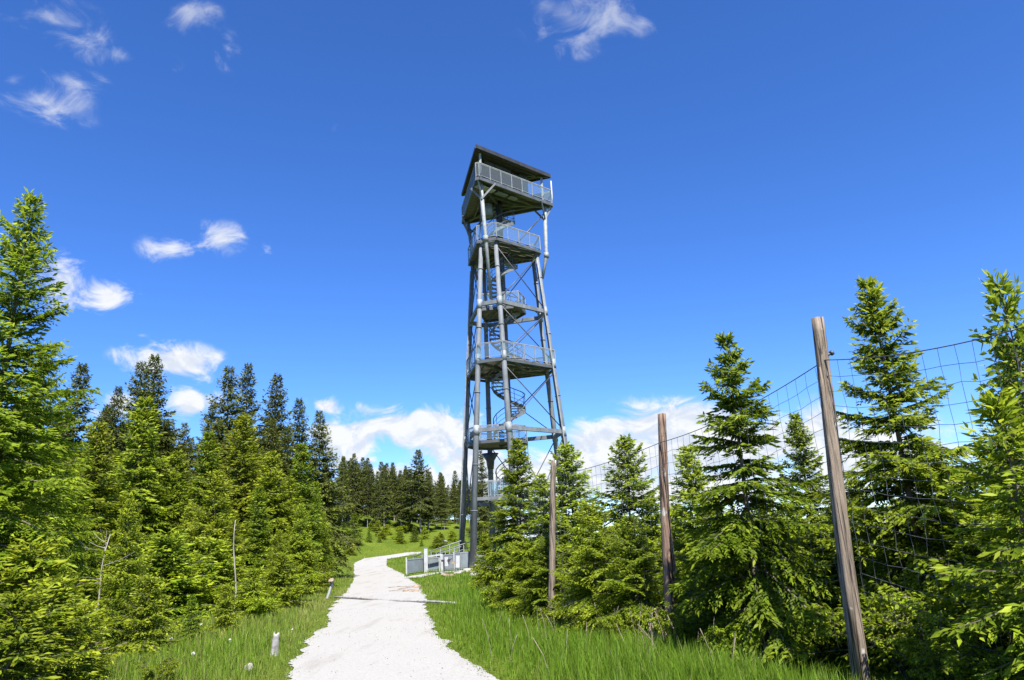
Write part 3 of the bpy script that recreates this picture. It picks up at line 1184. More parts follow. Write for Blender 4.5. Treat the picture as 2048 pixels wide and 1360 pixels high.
    S.add(bb, dd, nrmz(rng.normal(0, 1, (nt_, 3))), np.full(nt_, shoot * 1.1 * tipf), np.full(nt_, shoot * lw * tipf), np.stack([np.clip(rng.normal(.7 * new + .1, .15, nt_), 0, 1), rng.random(nt_), azs * 0], -1))
    return S.mesh('crown', MT[mat], rng), W.mesh('trunk', MT[bark]), H


def leafy(seed, H, R, nstem, leaf, nleaf, mat='leaf', droop=.3, big=False, young=.5, up=.8):
    """a broad-leaved sapling or bush: stems with twigs, leaves in sprays along the twigs"""
    rng = np.random.default_rng(seed)
    S, W = Shoots(), MB()
    for i in range(nstem):
        az = 2.4 * i + rng.normal(0, .3)
        Ls = H * rng.uniform(.6, 1.05)
        out = rng.uniform(.15, 1) * R
        b0 = np.array([rng.normal(0, .08 * R), rng.normal(0, .08 * R), 0])
        qs = np.linspace(0, 1, 7)
        sp_ = b0 + np.outer(qs ** 1.4 * out, [cos(az), sin(az), 0]) + np.outer(qs ** (1 / 1.25) * Ls * up, ZUP)
        W.tube(list(sp_), list(np.linspace(.006 * H + .004, .003, 7)), 4, cap=False)
        for j in range(9):
            q = rng.uniform(.22, 1)
            p = b0 + np.array([cos(az), sin(az), 0]) * out * q ** 1.4 + ZUP * Ls * up * q ** .8
            a2 = az + rng.normal(0, 1.2)
            tl = R * rng.uniform(.25, .6) * (1.15 - .6 * q)
            d2 = nrmz(np.array([cos(a2), sin(a2), rng.uniform(-.1, .7)]))
            W.tube([p, p + d2 * tl * .5, p + d2 * tl - ZUP * tl * droop * .5], [.006, .004, .002], 3, cap=False)
            nlf = max(4, int(nleaf * rng.uniform(.6, 1.3)))
            t_ = rng.uniform(.1, 1.05, nlf)
            lp = p + d2 * (t_ * tl)[:, None] - ZUP * (droop * .5 * tl * t_ ** 2)[:, None] + rng.normal(0, leaf * .35, (nlf, 3))
            sdv = nrmz(np.cross(d2, ZUP))
            ld = nrmz(d2 * rng.uniform(.2, .9, nlf)[:, None] + sdv * (rng.choice([-1, 1], nlf) * rng.uniform(.3, 1, nlf))[:, None] - ZUP * (rng.uniform(-.1, 1.0, nlf) * droop * 2)[:, None])
            nn = nrmz(ZUP + rng.normal(0, .45, (nlf, 3)))
            l_ = leaf * rng.uniform(.65, 1.3, nlf)
            age = np.clip(rng.normal(young, .22, nlf) + .25 * (t_ - .5), 0, 1)
            S.add(lp, ld, nn, l_, l_ * rng.uniform(.38, .55, nlf), np.stack([age, rng.random(nlf), age * 0], -1))
    return S.mesh('crown', MT[mat], rng, fold=.22, hexa_=True), W.mesh('stems', MT['bark']), H


PROTO = {}
# young spruces near the fence: every shoot shows
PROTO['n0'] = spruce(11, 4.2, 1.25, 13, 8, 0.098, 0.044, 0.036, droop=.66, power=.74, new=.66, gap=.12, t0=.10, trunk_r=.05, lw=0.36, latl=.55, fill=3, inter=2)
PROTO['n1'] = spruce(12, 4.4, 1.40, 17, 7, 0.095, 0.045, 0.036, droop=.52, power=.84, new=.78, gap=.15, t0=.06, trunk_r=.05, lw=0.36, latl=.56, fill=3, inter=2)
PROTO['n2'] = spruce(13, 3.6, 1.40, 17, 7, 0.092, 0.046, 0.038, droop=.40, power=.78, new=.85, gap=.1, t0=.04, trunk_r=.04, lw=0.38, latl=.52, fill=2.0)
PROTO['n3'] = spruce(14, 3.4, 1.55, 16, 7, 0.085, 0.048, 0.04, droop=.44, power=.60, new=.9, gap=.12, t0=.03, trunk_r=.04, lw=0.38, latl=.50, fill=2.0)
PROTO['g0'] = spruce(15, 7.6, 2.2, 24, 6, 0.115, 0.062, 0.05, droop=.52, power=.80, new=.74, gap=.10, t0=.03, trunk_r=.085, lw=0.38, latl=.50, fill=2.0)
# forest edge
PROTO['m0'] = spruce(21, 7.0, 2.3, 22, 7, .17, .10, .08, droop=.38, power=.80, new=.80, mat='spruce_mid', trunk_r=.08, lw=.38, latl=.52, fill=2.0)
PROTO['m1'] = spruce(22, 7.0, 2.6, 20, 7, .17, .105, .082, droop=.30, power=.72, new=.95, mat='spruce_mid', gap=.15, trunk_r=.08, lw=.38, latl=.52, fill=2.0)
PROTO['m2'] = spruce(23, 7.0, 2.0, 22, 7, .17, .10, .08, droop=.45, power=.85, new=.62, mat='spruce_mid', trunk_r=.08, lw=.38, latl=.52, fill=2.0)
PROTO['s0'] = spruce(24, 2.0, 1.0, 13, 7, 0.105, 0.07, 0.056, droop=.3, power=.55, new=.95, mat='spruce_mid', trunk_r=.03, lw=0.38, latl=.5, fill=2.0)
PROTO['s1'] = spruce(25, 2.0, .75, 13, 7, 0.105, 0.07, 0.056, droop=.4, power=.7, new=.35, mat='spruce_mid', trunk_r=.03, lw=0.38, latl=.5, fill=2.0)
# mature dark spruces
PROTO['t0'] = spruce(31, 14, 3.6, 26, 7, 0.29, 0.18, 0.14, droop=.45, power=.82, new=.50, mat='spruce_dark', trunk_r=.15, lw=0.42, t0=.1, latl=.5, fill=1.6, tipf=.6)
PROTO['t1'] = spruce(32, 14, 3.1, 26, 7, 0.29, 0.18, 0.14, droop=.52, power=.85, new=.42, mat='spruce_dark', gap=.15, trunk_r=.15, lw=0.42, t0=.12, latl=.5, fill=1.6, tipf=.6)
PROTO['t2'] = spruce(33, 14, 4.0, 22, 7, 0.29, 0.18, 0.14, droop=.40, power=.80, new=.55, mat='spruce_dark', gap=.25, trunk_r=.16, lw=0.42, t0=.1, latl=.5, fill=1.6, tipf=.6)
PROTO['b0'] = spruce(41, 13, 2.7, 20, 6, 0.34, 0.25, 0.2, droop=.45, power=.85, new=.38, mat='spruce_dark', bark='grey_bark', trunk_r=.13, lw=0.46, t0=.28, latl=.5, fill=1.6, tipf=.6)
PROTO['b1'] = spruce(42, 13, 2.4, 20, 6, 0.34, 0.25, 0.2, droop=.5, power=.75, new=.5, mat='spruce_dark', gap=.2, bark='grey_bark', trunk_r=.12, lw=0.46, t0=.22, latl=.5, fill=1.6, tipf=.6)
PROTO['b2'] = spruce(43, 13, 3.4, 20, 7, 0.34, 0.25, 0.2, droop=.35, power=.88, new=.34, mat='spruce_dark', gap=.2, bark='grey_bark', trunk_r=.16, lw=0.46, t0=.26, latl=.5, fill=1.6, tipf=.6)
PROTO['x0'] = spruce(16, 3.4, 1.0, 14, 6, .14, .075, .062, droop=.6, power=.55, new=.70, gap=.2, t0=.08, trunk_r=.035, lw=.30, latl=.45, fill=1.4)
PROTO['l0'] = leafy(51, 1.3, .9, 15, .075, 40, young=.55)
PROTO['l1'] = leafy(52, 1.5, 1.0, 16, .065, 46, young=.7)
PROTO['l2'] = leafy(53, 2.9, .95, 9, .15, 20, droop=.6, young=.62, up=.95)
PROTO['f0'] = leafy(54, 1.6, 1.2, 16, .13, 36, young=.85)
print('PROTO tris', sum(len(p[0].polygons) + len(p[1].polygons) * 2 for p in PROTO.values()), {k: len(p[0].polygons) // 1000 for k, p in PROTO.items()})

used = set()
prng = random.Random(77)


def plant(kind, name, label, cat, x, y, h, wide=1.0, rz=None, group=None, lean=(0, 0)):
    cm, tm_, H = PROTO[kind]
    r = thing(name, label, cat, (x, y, gz(x, y) - .03), group, prng.uniform(0, 6.28) if rz is None else rz)
    s = h / H
    r.scale = (s * wide, s * wide, s)
    r.rotation_euler[0], r.rotation_euler[1] = lean
    link('stems' if kind[0] in 'lf' else 'trunk', tm_, r)
    link('foliage' if kind[0] in 'lf' else 'crown', cm, r)
    return r


def tree_px(kind, px, py, D, label, name='spruce_tree', cat='tree', wide=1.0, rz=None, group=None):
    p = at(px, py, D)
    return plant(kind, name, label, cat, p[0], p[1], max(.4, p[2] - gz(p[0], p[1])), wide, rz, group)


YS = 'young spruces along the fence'
HEDGE = [
    ('n0', 1443, 675, 9.7, 'young spruce with tiers of drooping boughs, between second and nearest fence posts', .92),
    ('n1', 1738, 565, 8.9, 'tall young spruce just right of the nearest fence post, two forked tips', .92),
    ('n1', 1592, 830, 12.2, 'slender spruce with a bare top, half hidden left of the nearest post', .9),
    ('n2', 1380, 898, 13.0, 'small spruce just right of the reddish fence post, in front of white cloud', 1.0),
    ('n2', 1235, 878, 15.2, 'young spruce with a knotted top, midway between the two farther fence posts', 1.05),
    ('n3', 1180, 1010, 13.6, 'low broad spruce right of the farthest fence post, its boughs over the grass', 1.0),
    ('n3', 1262, 1035, 12.6, 'bushy pale spruce left of the reddish fence post', 1.05),
    ('n2', 1145, 890, 18.5, 'spruce with a long thin leader standing behind the farthest fence post', 1.1),
    ('n1', 1085, 950, 17.8, 'dense spruce directly behind the farthest fence post', 1.25),
    ('n1', 1030, 882, 19.5, 'spruce whose tip covers the tower leg, at the left end of the hedge', 1.1),
    ('n3', 1040, 1085, 17.4, 'low spreading spruce at the left foot of the hedge, beside the meadow', 1.25),
    ('n3', 1425, 1005, 11.5, 'wide spruce behind the drooping one, low and shaded', 1.2),
    ('n1', 1300, 985, 15.6, 'spruce behind the reddish fence post, low against the horizon', 1.2),
    ('n2', 1510, 990, 11.2, 'short spruce filling the gap right of the drooping spruce', 1.25),
    ('n2', 1660, 985, 10.8, 'spruce hidden behind the nearest fence post', 1.3),
    ('n2', 1845, 880, 9.6, 'pale green spruce under the wire netting at right', 1.25),
    ('n1', 2010, 690, 8.9, 'spruce at the right edge behind the wire netting', 1.1),
    ('n3', 1930, 960, 8.2, 'broad low spruce in the right corner behind the leafy bushes', 1.1),
]
HEDGE += [
    ('n3', 1195, 1075, 16.5, 'low spruce filling in behind the farthest and middle posts', 1.2),
    ('n2', 1345, 1010, 14.5, 'spruce right behind the reddish post at half its height', 1.3),
    ('n3', 1480, 1040, 13.2, 'broad spruce deep behind the drooping one', 1.3),
    ('n3', 1575, 1010, 12.0, 'broad spruce below the slender bare topped one', 1.2),
    ('n2', 1720, 960, 11.5, 'spruce filling in behind the netting right of the nearest post', 1.3),
    ('n3', 1800, 1000, 11.0, 'low broad spruce behind the netting under the forked one', 1.3),
    ('n3', 1890, 1010, 10.4, 'low broad spruce behind the netting, farther right', 1.3),
    ('n2', 1985, 930, 10.5, 'spruce behind the netting close to the right edge', 1.3),
    ('n3', 1090, 1075, 16.0, 'low spruce directly left of the farthest post', 1.15),
    ('n3', 1420, 1130, 10.6, 'low shaded spruce at the left foot of the drooping one', 1.1),
]
for (kind, px, py, D, lab, wd) in HEDGE:
    tree_px(kind, px, py, D, lab, wide=wd)
BUSH = [
    ('l1', 1850, 1180, 7.2, 'leafy bush low in the right corner just beyond the nearest post', .9),
    ('l0', 1960, 1195, 6.6, 'lowest leafy bush in the right corner', 1.0),
    ('l1', 1580, 1250, 9.3, 'little leafy bush at the right side of the dead boughs', .6),
    ('l1', 1160, 1195, 13.6, 'leafy bush beside the farthest post, to its right', .8),
    ('l0', 1790, 1120, 8.0, 'leafy bush at the foot of the nearest fence post', 1.1),
    ('l1', 1905, 1075, 7.6, 'leafy bush in the right corner, second from the nearest post', 1.0),
    ('l0', 2015, 1040, 7.2, 'leafy bush cut by the right edge of the photo', 1.1),
    ('l1', 1455, 1200, 9.6, 'small leafy bush left of the drooping spruce trunk, over the grass', .75),
    ('l0', 1625, 1205, 9.6, 'small leafy bush between the drooping spruce and the nearest post', .8),
    ('l1', 1340, 1175, 11.0, 'leafy bush at the foot of the reddish fence post', .85),
    ('l0', 1110, 1180, 15.0, 'low bush right at the foot of the farthest fence post', .8),
    ('l1', 1225, 1200, 12.2, 'leafy bush low between the two farther fence posts', .85),
    ('l0', 1005, 1135, 18.4, 'low bush at the left corner of the hedge', .95),
]
for (kind, px, py, D, lab, wd) in BUSH:
    tree_px(kind, px, py, D, lab, name='leafy_bush', cat='bush', wide=wd)
tree_px('x0', 2003, 570, 6.6, 'sapling with long pointed leaves reaching over the netting at the right edge', name='leafy_sapling', wide=.62)
tree_px('x0', 1985, 800, 5.9, 'low sapling with big drooping pale leaves in front of the netting', name='leafy_sapling', wide=1.1, rz=2.2)

LEFT = [
    ('g0', 45, 395, 11.5, 'tall near spruce cut by the left edge of the photo', .93),
    ('g0', 95, 690, 17.0, 'spruce standing right behind the tall near one', 1.0),
    ('m0', 200, 850, 25, 'green spruce below the pointed dark tree at the left', 1.0),
    ('m1', 150, 960, 19, 'spruce with flat boughs above the dead leaning sapling', 1.0),
    ('m2', 290, 800, 27, 'bright green spruce below the twin dark tips', 1.05),
    ('m1', 265, 1000, 15.6, 'solitary pale spruce with a bare gap in its stem, on the left grass', .72),
    ('m0', 350, 905, 28, 'green spruce behind the solitary pale one, to its right', 1.0),
    ('m2', 417, 868, 29, 'slim spruce in shade below the broad dark treetop', 1.0),
    ('m1', 489, 835, 31, 'yellow green spruce standing high in the middle of the left wood', 1.0),
    ('m0', 540, 905, 30, 'green spruce right of the high yellow green one', 1.0),
    ('m1', 430, 945, 23.5, 'broad pale spruce above the shaded bush in the left grass', 1.05),
    ('m0', 382, 1010, 24, 'spruce between the solitary pale one and the broad pale one', .9),
    ('m2', 520, 975, 26, 'dense spruce right of the dead white stem', 1.05),
    ('m0', 575, 955, 31, 'spruce with a pale crown, second row from the path', 1.0),
    ('m2', 605, 890, 35, 'dark green spruce under the dark trees nearest the path', 1.0),
    ('m1', 600, 1010, 29, 'pale spruce over the yellow bushes near the path', .9),
    ('m2', 632, 965, 38, 'spruce at the right end of the left wood', .75),
    ('m2', 648, 1028, 36, 'small tiered spruce at the right foot of the left wood', .75),
    ('m0', 470, 1040, 23, 'spruce behind the dead white stem', .95),
    ('m2', 320, 960, 30, 'shaded spruce deep in the left wood', 1.1),
    ('m0', 240, 930, 30, 'spruce behind the dead leaning sapling', 1.1),
    ('m1', 60, 930, 15.5, 'spruce low behind the near one at the left edge', 1.0),
    ('m2', 130, 1050, 20, 'low spruce above the tangle of dead brushwood', 1.1),
    ('m1', 560, 1060, 25.5, 'short wide spruce in front of the second row', .9),
    ('m0', 20, 830, 20, 'spruce at the left edge behind the tall near one', 1.1),
]
for (kind, px, py, D, lab, wd) in LEFT:
    tree_px(kind, px, py, D, lab, wide=wd)
LOW = [
    ('s0', 430, 1085, 22, 'round shaded bush spruce on the edge of the left grass', 1.35),
    ('s0', 505, 1140, 20.5, 'yellow green bush spruce jutting into the left grass', 1.25),
    ('s0', 565, 1110, 23.5, 'yellow bush left of the grey stump by the path', 1.2),
    ('s0', 606, 1085, 29, 'golden bush at the right foot of the left wood', 1.0),
    ('s1', 255, 1165, 14.6, 'small dark spruce at the foot of the solitary pale one', 1.15),
    ('s0', 105, 1165, 9.8, 'broad low spruce bush in the left foreground', 1.3),
    ('s0', 30, 1195, 8.6, 'spruce bush in the bottom left corner', 1.4),
    ('s0', 170, 1215, 10.6, 'spruce bush right of the broad low one in the left foreground', 1.0),
    ('s0', 330, 1075, 20, 'bush spruce in the gap right of the solitary pale one', 1.6),
    ('s0', 60, 1100, 11, 'spruce bush under the tall near tree', 1.4),
    ('s0', 622, 1115, 33, 'small spruce where the left wood meets the path verge', .9),
    ('s0', 455, 1172, 17.5, 'low pale spruce standing alone in front of the left wood, below the dead white stem', .9),
    ('s1', 385, 1190, 16.2, 'tiny dark spruce in the left grass, right of the solitary pale one', .9),
    ('s0', 545, 1175, 21.0, 'little bright spruce stepping out of the wood toward the grey stump', 1.0),
    ('s0', 300, 1160, 14.0, 'rounded pale spruce beside the small dark one in the left grass', 1.0),
    ('s0', 650, 1128, 30.5, 'lowest small spruce at the path verge behind the thin white stump', .8),
    ('s1', 709, 1028, 72, 'dark small spruce on the bank above the path bend', 1.0),
    ('s1', 738, 1060, 74, 'second small spruce on the bank, right of the dark one', 1.1),
    ('s0', 800, 1058, 76, 'small bright spruce on the bank behind the path crest', 1.1),
    ('s1', 829, 1052, 77, 'small dark spruce on the bank left of the tower', 1.1),
    ('s0', 765, 1062, 77, 'small spruce on the bank between two others', 1.2),
    ('s0', 850, 1056, 79, 'pale small spruce right of the dark one on the bank', 1.3),
    ('s0', 905, 1062, 76, 'small golden bush just left of the tower leg', 1.6),
    ('s0', 880, 1064, 80, 'small bush on the bank above the white rock', 1.3),
    ('s0', 970, 1070, 64, 'bush behind the tower legs', 1.8),
]
for (kind, px, py, D, lab, wd) in LOW:
    tree_px(kind, px, py, D, lab, name='bush_spruce', cat='tree', wide=wd)
tree_px('l1', 322, 1285, 10.2, 'small round leafy bush at the bottom of the left grass', name='leafy_bush', cat='bush', wide=.8)
tree_px('f0', 520, 1180, 20.0, 'yellow leaved shrub at the edge of the left grass', name='leafy_bush', cat='bush', wide=1.0)
tree_px('f0', 575, 1130, 25.5, 'leafy shrub next to the path verge under the wood', name='leafy_bush', cat='bush', wide=1.0)
tree_px('f0', 350, 1120, 21, 'bright fern like shrub behind the left grass', name='leafy_bush', cat='bush', wide=1.6)

TALL = [
    ('t1', 157, 730, 31, 'pointed dark spruce rising beside the tall near tree', 1.0),
    ('t1', 232, 776, 34, 'thin dark spruce with sparse boughs, left of the twin tips', .8),
    ('t0', 286, 728, 36, 'left one of the twin dark spruce tips', .95),
    ('t1', 318, 714, 37, 'right one of the twin dark spruce tips, tallest of the wood', 1.0),
    ('t2', 368, 848, 43, 'dark rounded spruce low between the twin tips and the next group', .9),
    ('t2', 460, 738, 39, 'broad dark spruce, first of the row of three tall ones', 1.0),
    ('t1', 497, 733, 42, 'dark spruce, middle of the row of three tall ones', .95),
    ('t0', 553, 753, 41, 'dark spruce, last of the row of three tall ones', .95),
    ('t1', 604, 800, 43, 'dark spruce second from the end of the left wood', .95),
    ('t0', 641, 825, 44, 'dark spruce closing the left wood toward the path', 1.0),
    ('t0', 425, 810, 45, 'dark spruce behind the broad one in the left wood', .9),
    ('b1', 686, 914, 79, 'bare trunked spruce just beyond the left wood', .9),
    ('b1', 709, 908, 81, 'slim bare trunked spruce above the bank, with a narrow tip', .8),
    ('b2', 838, 901, 84, 'largest spruce of the far wood, broad crown on a white trunk', 1.1),
    ('b1', 773, 927, 86, 'pointed spruce of the far wood, left of the largest one', .9),
    ('b0', 735, 948, 82, 'first spruce of the far wood beside the bank', .9),
    ('b0', 755, 944, 88, 'narrow far spruce between the first and the pointed one', .7),
    ('b1', 792, 950, 92, 'far spruce right of the pointed one', .75),
    ('b0', 801, 948, 85, 'narrow far spruce left of the largest one', .9),
    ('b1', 871, 965, 90, 'short far spruce right of the largest one', .8),
    ('b0', 886, 970, 86, 'far spruce with a pale tip near the tower', 1.0),
    ('b1', 911, 982, 92, 'last far spruce left of the tower legs', .7),
    ('t2', 962, 902, 78, 'far spruce seen between the tower legs', .75),
]
for (kind, px, py, D, lab, wd) in TALL:
    tree_px(kind, px, py, D, lab, wide=wd, name='tall_spruce')
g = 'mature spruces packed in the far wood'
for i in range(120):
    D = prng.uniform(85, 122)
    px = prng.uniform(640, 1005)
    if px < 770:
        D -= 5
    p = at(px, 1000, D)
    h = prng.uniform(4.4, 7.0) * (1 - .0012 * max(0, px - 850))
    plant(prng.choice(['b0', 'b1', 'b2', 'b0']), 'tall_spruce', 'one of the dark spruces packed in the far wood behind the path', 'tree', p[0], p[1], h, prng.uniform(.8, 1.1), group=g)
g = 'dark spruces deep in the left wood'
for i in range(34):
    D = prng.uniform(36, 52)
    px = prng.uniform(-60, 590)
    p = at(px, 1000, D)
    h = prng.uniform(6.5, 9.0)
    plant(prng.choice(['t0', 't1', 't2']), 'tall_spruce', 'one of the dark spruces deep inside the left wood', 'tree', p[0], p[1], h, prng.uniform(.9, 1.3), group=g)
for i in range(26):
    D = prng.uniform(69, 86)
    px = prng.uniform(672, 985)
    p = at(px, 1000, D)
    if path_l(D) - 1.2 < p[0] < path_r(D) + .8 and D < 72.5:
        continue
    plant(prng.choice(['s0', 's0', 's1', 'f0', 'l1']), 'low_bush', 'one of the low bushes scattered over the bank below the far wood', 'bush', p[0], p[1], prng.uniform(.5, 1.3), prng.uniform(1.1, 1.9), group='low bushes on the bank')
g = 'young spruces far behind the tower'
for i in range(16):
    px = prng.uniform(955, 1330)
    D = prng.uniform(26, 42)
    p = at(px, 1000, D)
    if abs(p[1] - TC[1]) < 8 and abs(p[0] - TC[0]) < 7:
        continue
    plant(prng.choice(['m0', 'm2']), 'spruce_tree', 'one of the low spruces growing behind the hedge', 'tree', p[0], p[1], prng.uniform(1.3, 2.3), 1.2, group='low spruces behind the hedge')

# ------------------------------------------------------------------ fence
fence = thing('wire_fence', 'tall deer fence of wire netting on leaning wooden posts', 'fence', (2.2, 11.0, gz(2.2, 11.0)))
FO = np.array(fence.location)


def wood_post(px0, py0, D0, px1, py1, D1, r0, r1, mat, label, seed, crack=0):
    rng = np.random.default_rng(seed)
    a, b2 = at(px1, py1, D1), at(px0, py0, D0)
    a = a.copy()
    a[2] = min(a[2], gz(a[0], a[1])) - .15
    # follow the axis to the ground
    n, m = 26, 14
    V, F = [], []
    ph = rng.uniform(0, 6.28, 6)
    for i in range(n):
        q = i / (n - 1)
        c = a + (b2 - a) * q + np.array([.012 * sin(q * 5 + ph[0]), .012 * sin(q * 4 + ph[1]), 0])
        r = r0 + (r1 - r0) * q
        for k in range(m):
            th = 2 * pi * k / m
            rr = r * (1 + .05 * sin(3 * th + ph[2] + q * 2) + .035 * sin(5 * th + ph[3]) + rng.normal(0, .018))
            if crack and .04 < q < .9:
                dth = (th - crack - .5 * sin(q * 3) + pi) % (2 * pi) - pi
                rr *= 1 - .55 * math.exp(-(dth / .28) ** 2)
            V.append(c + np.array([cos(th), sin(th), 0]) * rr)
        if i:
            for k in range(m):
                F.append((i * m - m + k, i * m - m + (k + 1) % m, i * m + (k + 1) % m, i * m + k))
    F.append(tuple(range((n - 1) * m, n * m)))
    me = bpy.data.meshes.new('post')
    me.from_pydata([tuple(np.array(v) - FO) for v in V], [], F)
    me.polygons.foreach_set('use_smooth', [True] * (len(F) - 1) + [False])
    me.materials.append(MT[mat])
    o = link('post', me, fence)
    o['label'] = label
    return o, a, b2


P1, a1, t1 = wood_post(1632, 637, 7.75, 1729, 1400, 7.75, .085, .066, 'post', 'nearest post, grey and split along its length', 1, crack=4.2)
P2, a2, t2 = wood_post(1323, 828, 11.5, 1342, 1290, 11.5, .085, .062, 'post_red', 'middle post, reddish with torn bark', 2, crack=5.2)
P3, a3, t3 = wood_post(1108, 921, 15.4, 1100, 1252, 15.4, .072, .058, 'post', 'farthest post, thin and pale', 3)
# split strip of bark peeling off the middle post
c = a2 + (t2 - a2) * .42 - FO
MB().bar(c + np.array([.07, -.06, -.35]), c + np.array([.05, -.05, .75]), .035, .03, (0, 1, 0)).build('bark_strip', MT['post_red'], P2)
sp3 = [a1 + (t1 - a1) * q - FO + np.array([-.05, -.055, 0]) for q in (.08, .3, .5, .66, .8, .86)]
MB().tube(sp3, [.03, .036, .034, .028, .02, .008], 6).build('split_strip', MT['post'], P1)
m = MB()
k = at(1655, 712, 7.72) - FO
m.tube([k + np.array([-.03, 0, 0]), k + np.array([.03, -.02, .02])], .016, 6)
m.tube([k + np.array([.03, -.02, .02]), k + np.array([.055, -.02, .035])], .028, 8)
m.build('insulator', MT['dark_steel'], P1)
# netting: bays hang between the posts
P0t = at(2420, 520, 4.4)
P4t = at(1010, 985, 20.0)
W1 = at(1650, 720, 7.7)
W2 = at(1321, 885, 11.42)
W3 = at(1107, 952, 15.35)


def bay(A, B, sag, hgt, seed):
    rng = np.random.default_rng(seed)
    L = np.linalg.norm((B - A)[:2])
    n = max(6, int(L / .17))
    cellh = .17
    rows = int(hgt / cellh)
    pts = lambda q: A + (B - A) * q - np.array([0, 0, sag * 4 * q * (1 - q)])
    wob = rng.normal(0, .007, (rows + 1, n + 1, 3))
    G = np.array([[pts(i / n) - np.array([0, 0, j * cellh]) + wob[j, i] * (j > 0) for i in range(n + 1)] for j in range(rows + 1)]) - FO
    MB().tube(list(G[0]), .0055, 5).build('top_wire', MT['wire'], fence)
    m_ = MB()
    for j in range(1, rows + 1):
        m_.tube(list(G[j]), .0027, 3, cap=False, smooth=False)
    for i in range(n + 1):
        m_.tube(list(G[:, i]), .0023, 3, cap=False, smooth=False)
    m_.build('wire_netting', MT['wire'], fence)


bay(W1, P0t, .16, 2.6, 1)
bay(W2, W1, .10, 2.9, 2)
bay(W3, W2, .06, 2.7, 3)
bay(P4t, W3, .06, 2.3, 4)

# ------------------------------------------------------------------ gate and ramp at the tower foot
GD = 45.0


def gp(px, py, D=GD):
    return at(px, py, D)


def g_on(px, D=GD):
    p = at(px, 1140, D)
    return np.array([p[0], D, gz(p[0], D)])


ent = thing('entrance_gate', 'grey sheet metal gate and barrier panels at the tower foot', 'gate', tuple(g_on(850)))
EO = np.array(ent.location)


def frame_panel(px0, px1, D0, D1, h, lift=.08, mat='panel_grey', fr=.06):
    a, b2 = g_on(px0, D0) - EO, g_on(px1, D1) - EO
    z = np.array([0, 0, 1.0])
    d = (b2 - a) / np.linalg.norm(b2 - a)
    n = np.cross(d, z)
    p = MB().bar(a + z * (lift + h) / 2 + z * lift / 2 + d * fr, b2 + z * (lift + h) / 2 + z * lift / 2 - d * fr, .03, h - lift).build('panel', MT[mat], ent)
    m = MB()
    for q in (a, b2):
        m.box(q + z * (h + .04) / 2, (fr, fr, h + .04), (d, n, z))
    m.bar(a + z * h, b2 + z * h, fr, fr * .8)
    m.bar(a + z * lift, b2 + z * lift, fr * .7, fr * .7)
    m.build('frame', MT['galv'], p)
    return p


frame_panel(814, 847, 43.4, 45.4, .80)
frame_panel(857, 878.5, 45.6, 45.4, .78)
frame_panel(888.5, 908, 45.2, 45.0, .92, mat='panel_grey')
frame_panel(909, 922, 45.3, 45.9, .98, mat='panel_grey')
frame_panel(922.5, 938, 45.9, 46.2, 1.0, mat='panel_grey')
frame_panel(952, 974, 46.4, 46.8, .86)
m = MB()                                               # the portal over the gate leaf
a, b2 = g_on(857, 45.2) - EO, g_on(884, 45.0) - EO
m.bar(a + (0, 0, .90), b2 + (0, 0, .96), .09, .10)
m.bar(b2, b2 + (0, 0, 1.0), .15, .15)
q = g_on(879, 44.95) - EO
m.bar(q, q + (0, 0, .78), .05, .05)
m.build('gate_frame', MT['white'], ent)
m = MB()
for px, D, h in ((813.0, 43.3, .95), (908.6, 44.9, 1.05)):
    q = g_on(px, D) - EO
    m.bar(q, q + (0, 0, h), .07, .07)
m.build('end_post', MT['white'], ent)

q = g_on(851.5, 45.1)
pil = thing('marker_pillar', 'tall white square pillar standing between two grey gate panels', 'pillar', tuple(q))
MB().box((0, 0, .68), (.22, .16, 1.36), ((.94, .34, 0), (-.34, .94, 0), (0, 0, 1))).build('shaft', MT['white'], pil)
MB().box((-.045, -.075, .8), (.06, .02, .8), ((.94, .34, 0), (-.34, .94, 0), (0, 0, 1))).build('inset', MT['panel_grey'], pil)
MB().box((0, 0, 1.375), (.25, .19, .03), ((.94, .34, 0), (-.34, .94, 0), (0, 0, 1))).build('cap', MT['galv'], pil)

q = g_on(889, 44.4)
tu = thing('turnstile', 'small turnstile with pale coin box and black arms at the gate', 'turnstile', tuple(q))
MB().bar((-.03, 0, 0), (-.03, 0, .62), .06, .06).build('stand', MT['rubber'], tu)
MB().box((.13, .02, .56), (.2, .16, .5)).build('coin_box', MT['white'], tu)
MB().box((-.07, -.03, .62), (.2, .14, .12)).build('head', MT['rubber'], tu)
for ang in (30, 150, 270):
    MB().tube([(.27, 0, .62), (.27 + .22 * cos(radians(ang)), -.02, .62 + .22 * sin(radians(ang)))], .025, 8).build('arm', MT['rubber'], tu)
MB().tube([(.27, -.08, .62), (.27, .08, .62)], .085, 12).build('hub', MT['rubber'], tu)
MB().tube([(.52, -.04, .5), (.52, .06, .5)], .1, 12).build('dial', MT['brownstone'], tu)
MB().bar((-.05, 0, .02), (.62, 0, .02), .3, .04).build('base', MT['dark_steel'], tu)

q = g_on(915.5, 44.6)
bd = thing('notice_board', 'narrow blank white notice board leaning at the tower railing', 'notice board', tuple(q))
MB().bar((0, 0, .18), (.03, .06, .86), .22, .03, (0, 1, 0)).build('board', MT['white'], bd)
for s in (-1, 1):
    MB().bar((s * .09, .03, 0), (s * .09 + .03, .08, .84), .03, .03, (0, 1, 0)).build('leg', MT['galv'], bd)

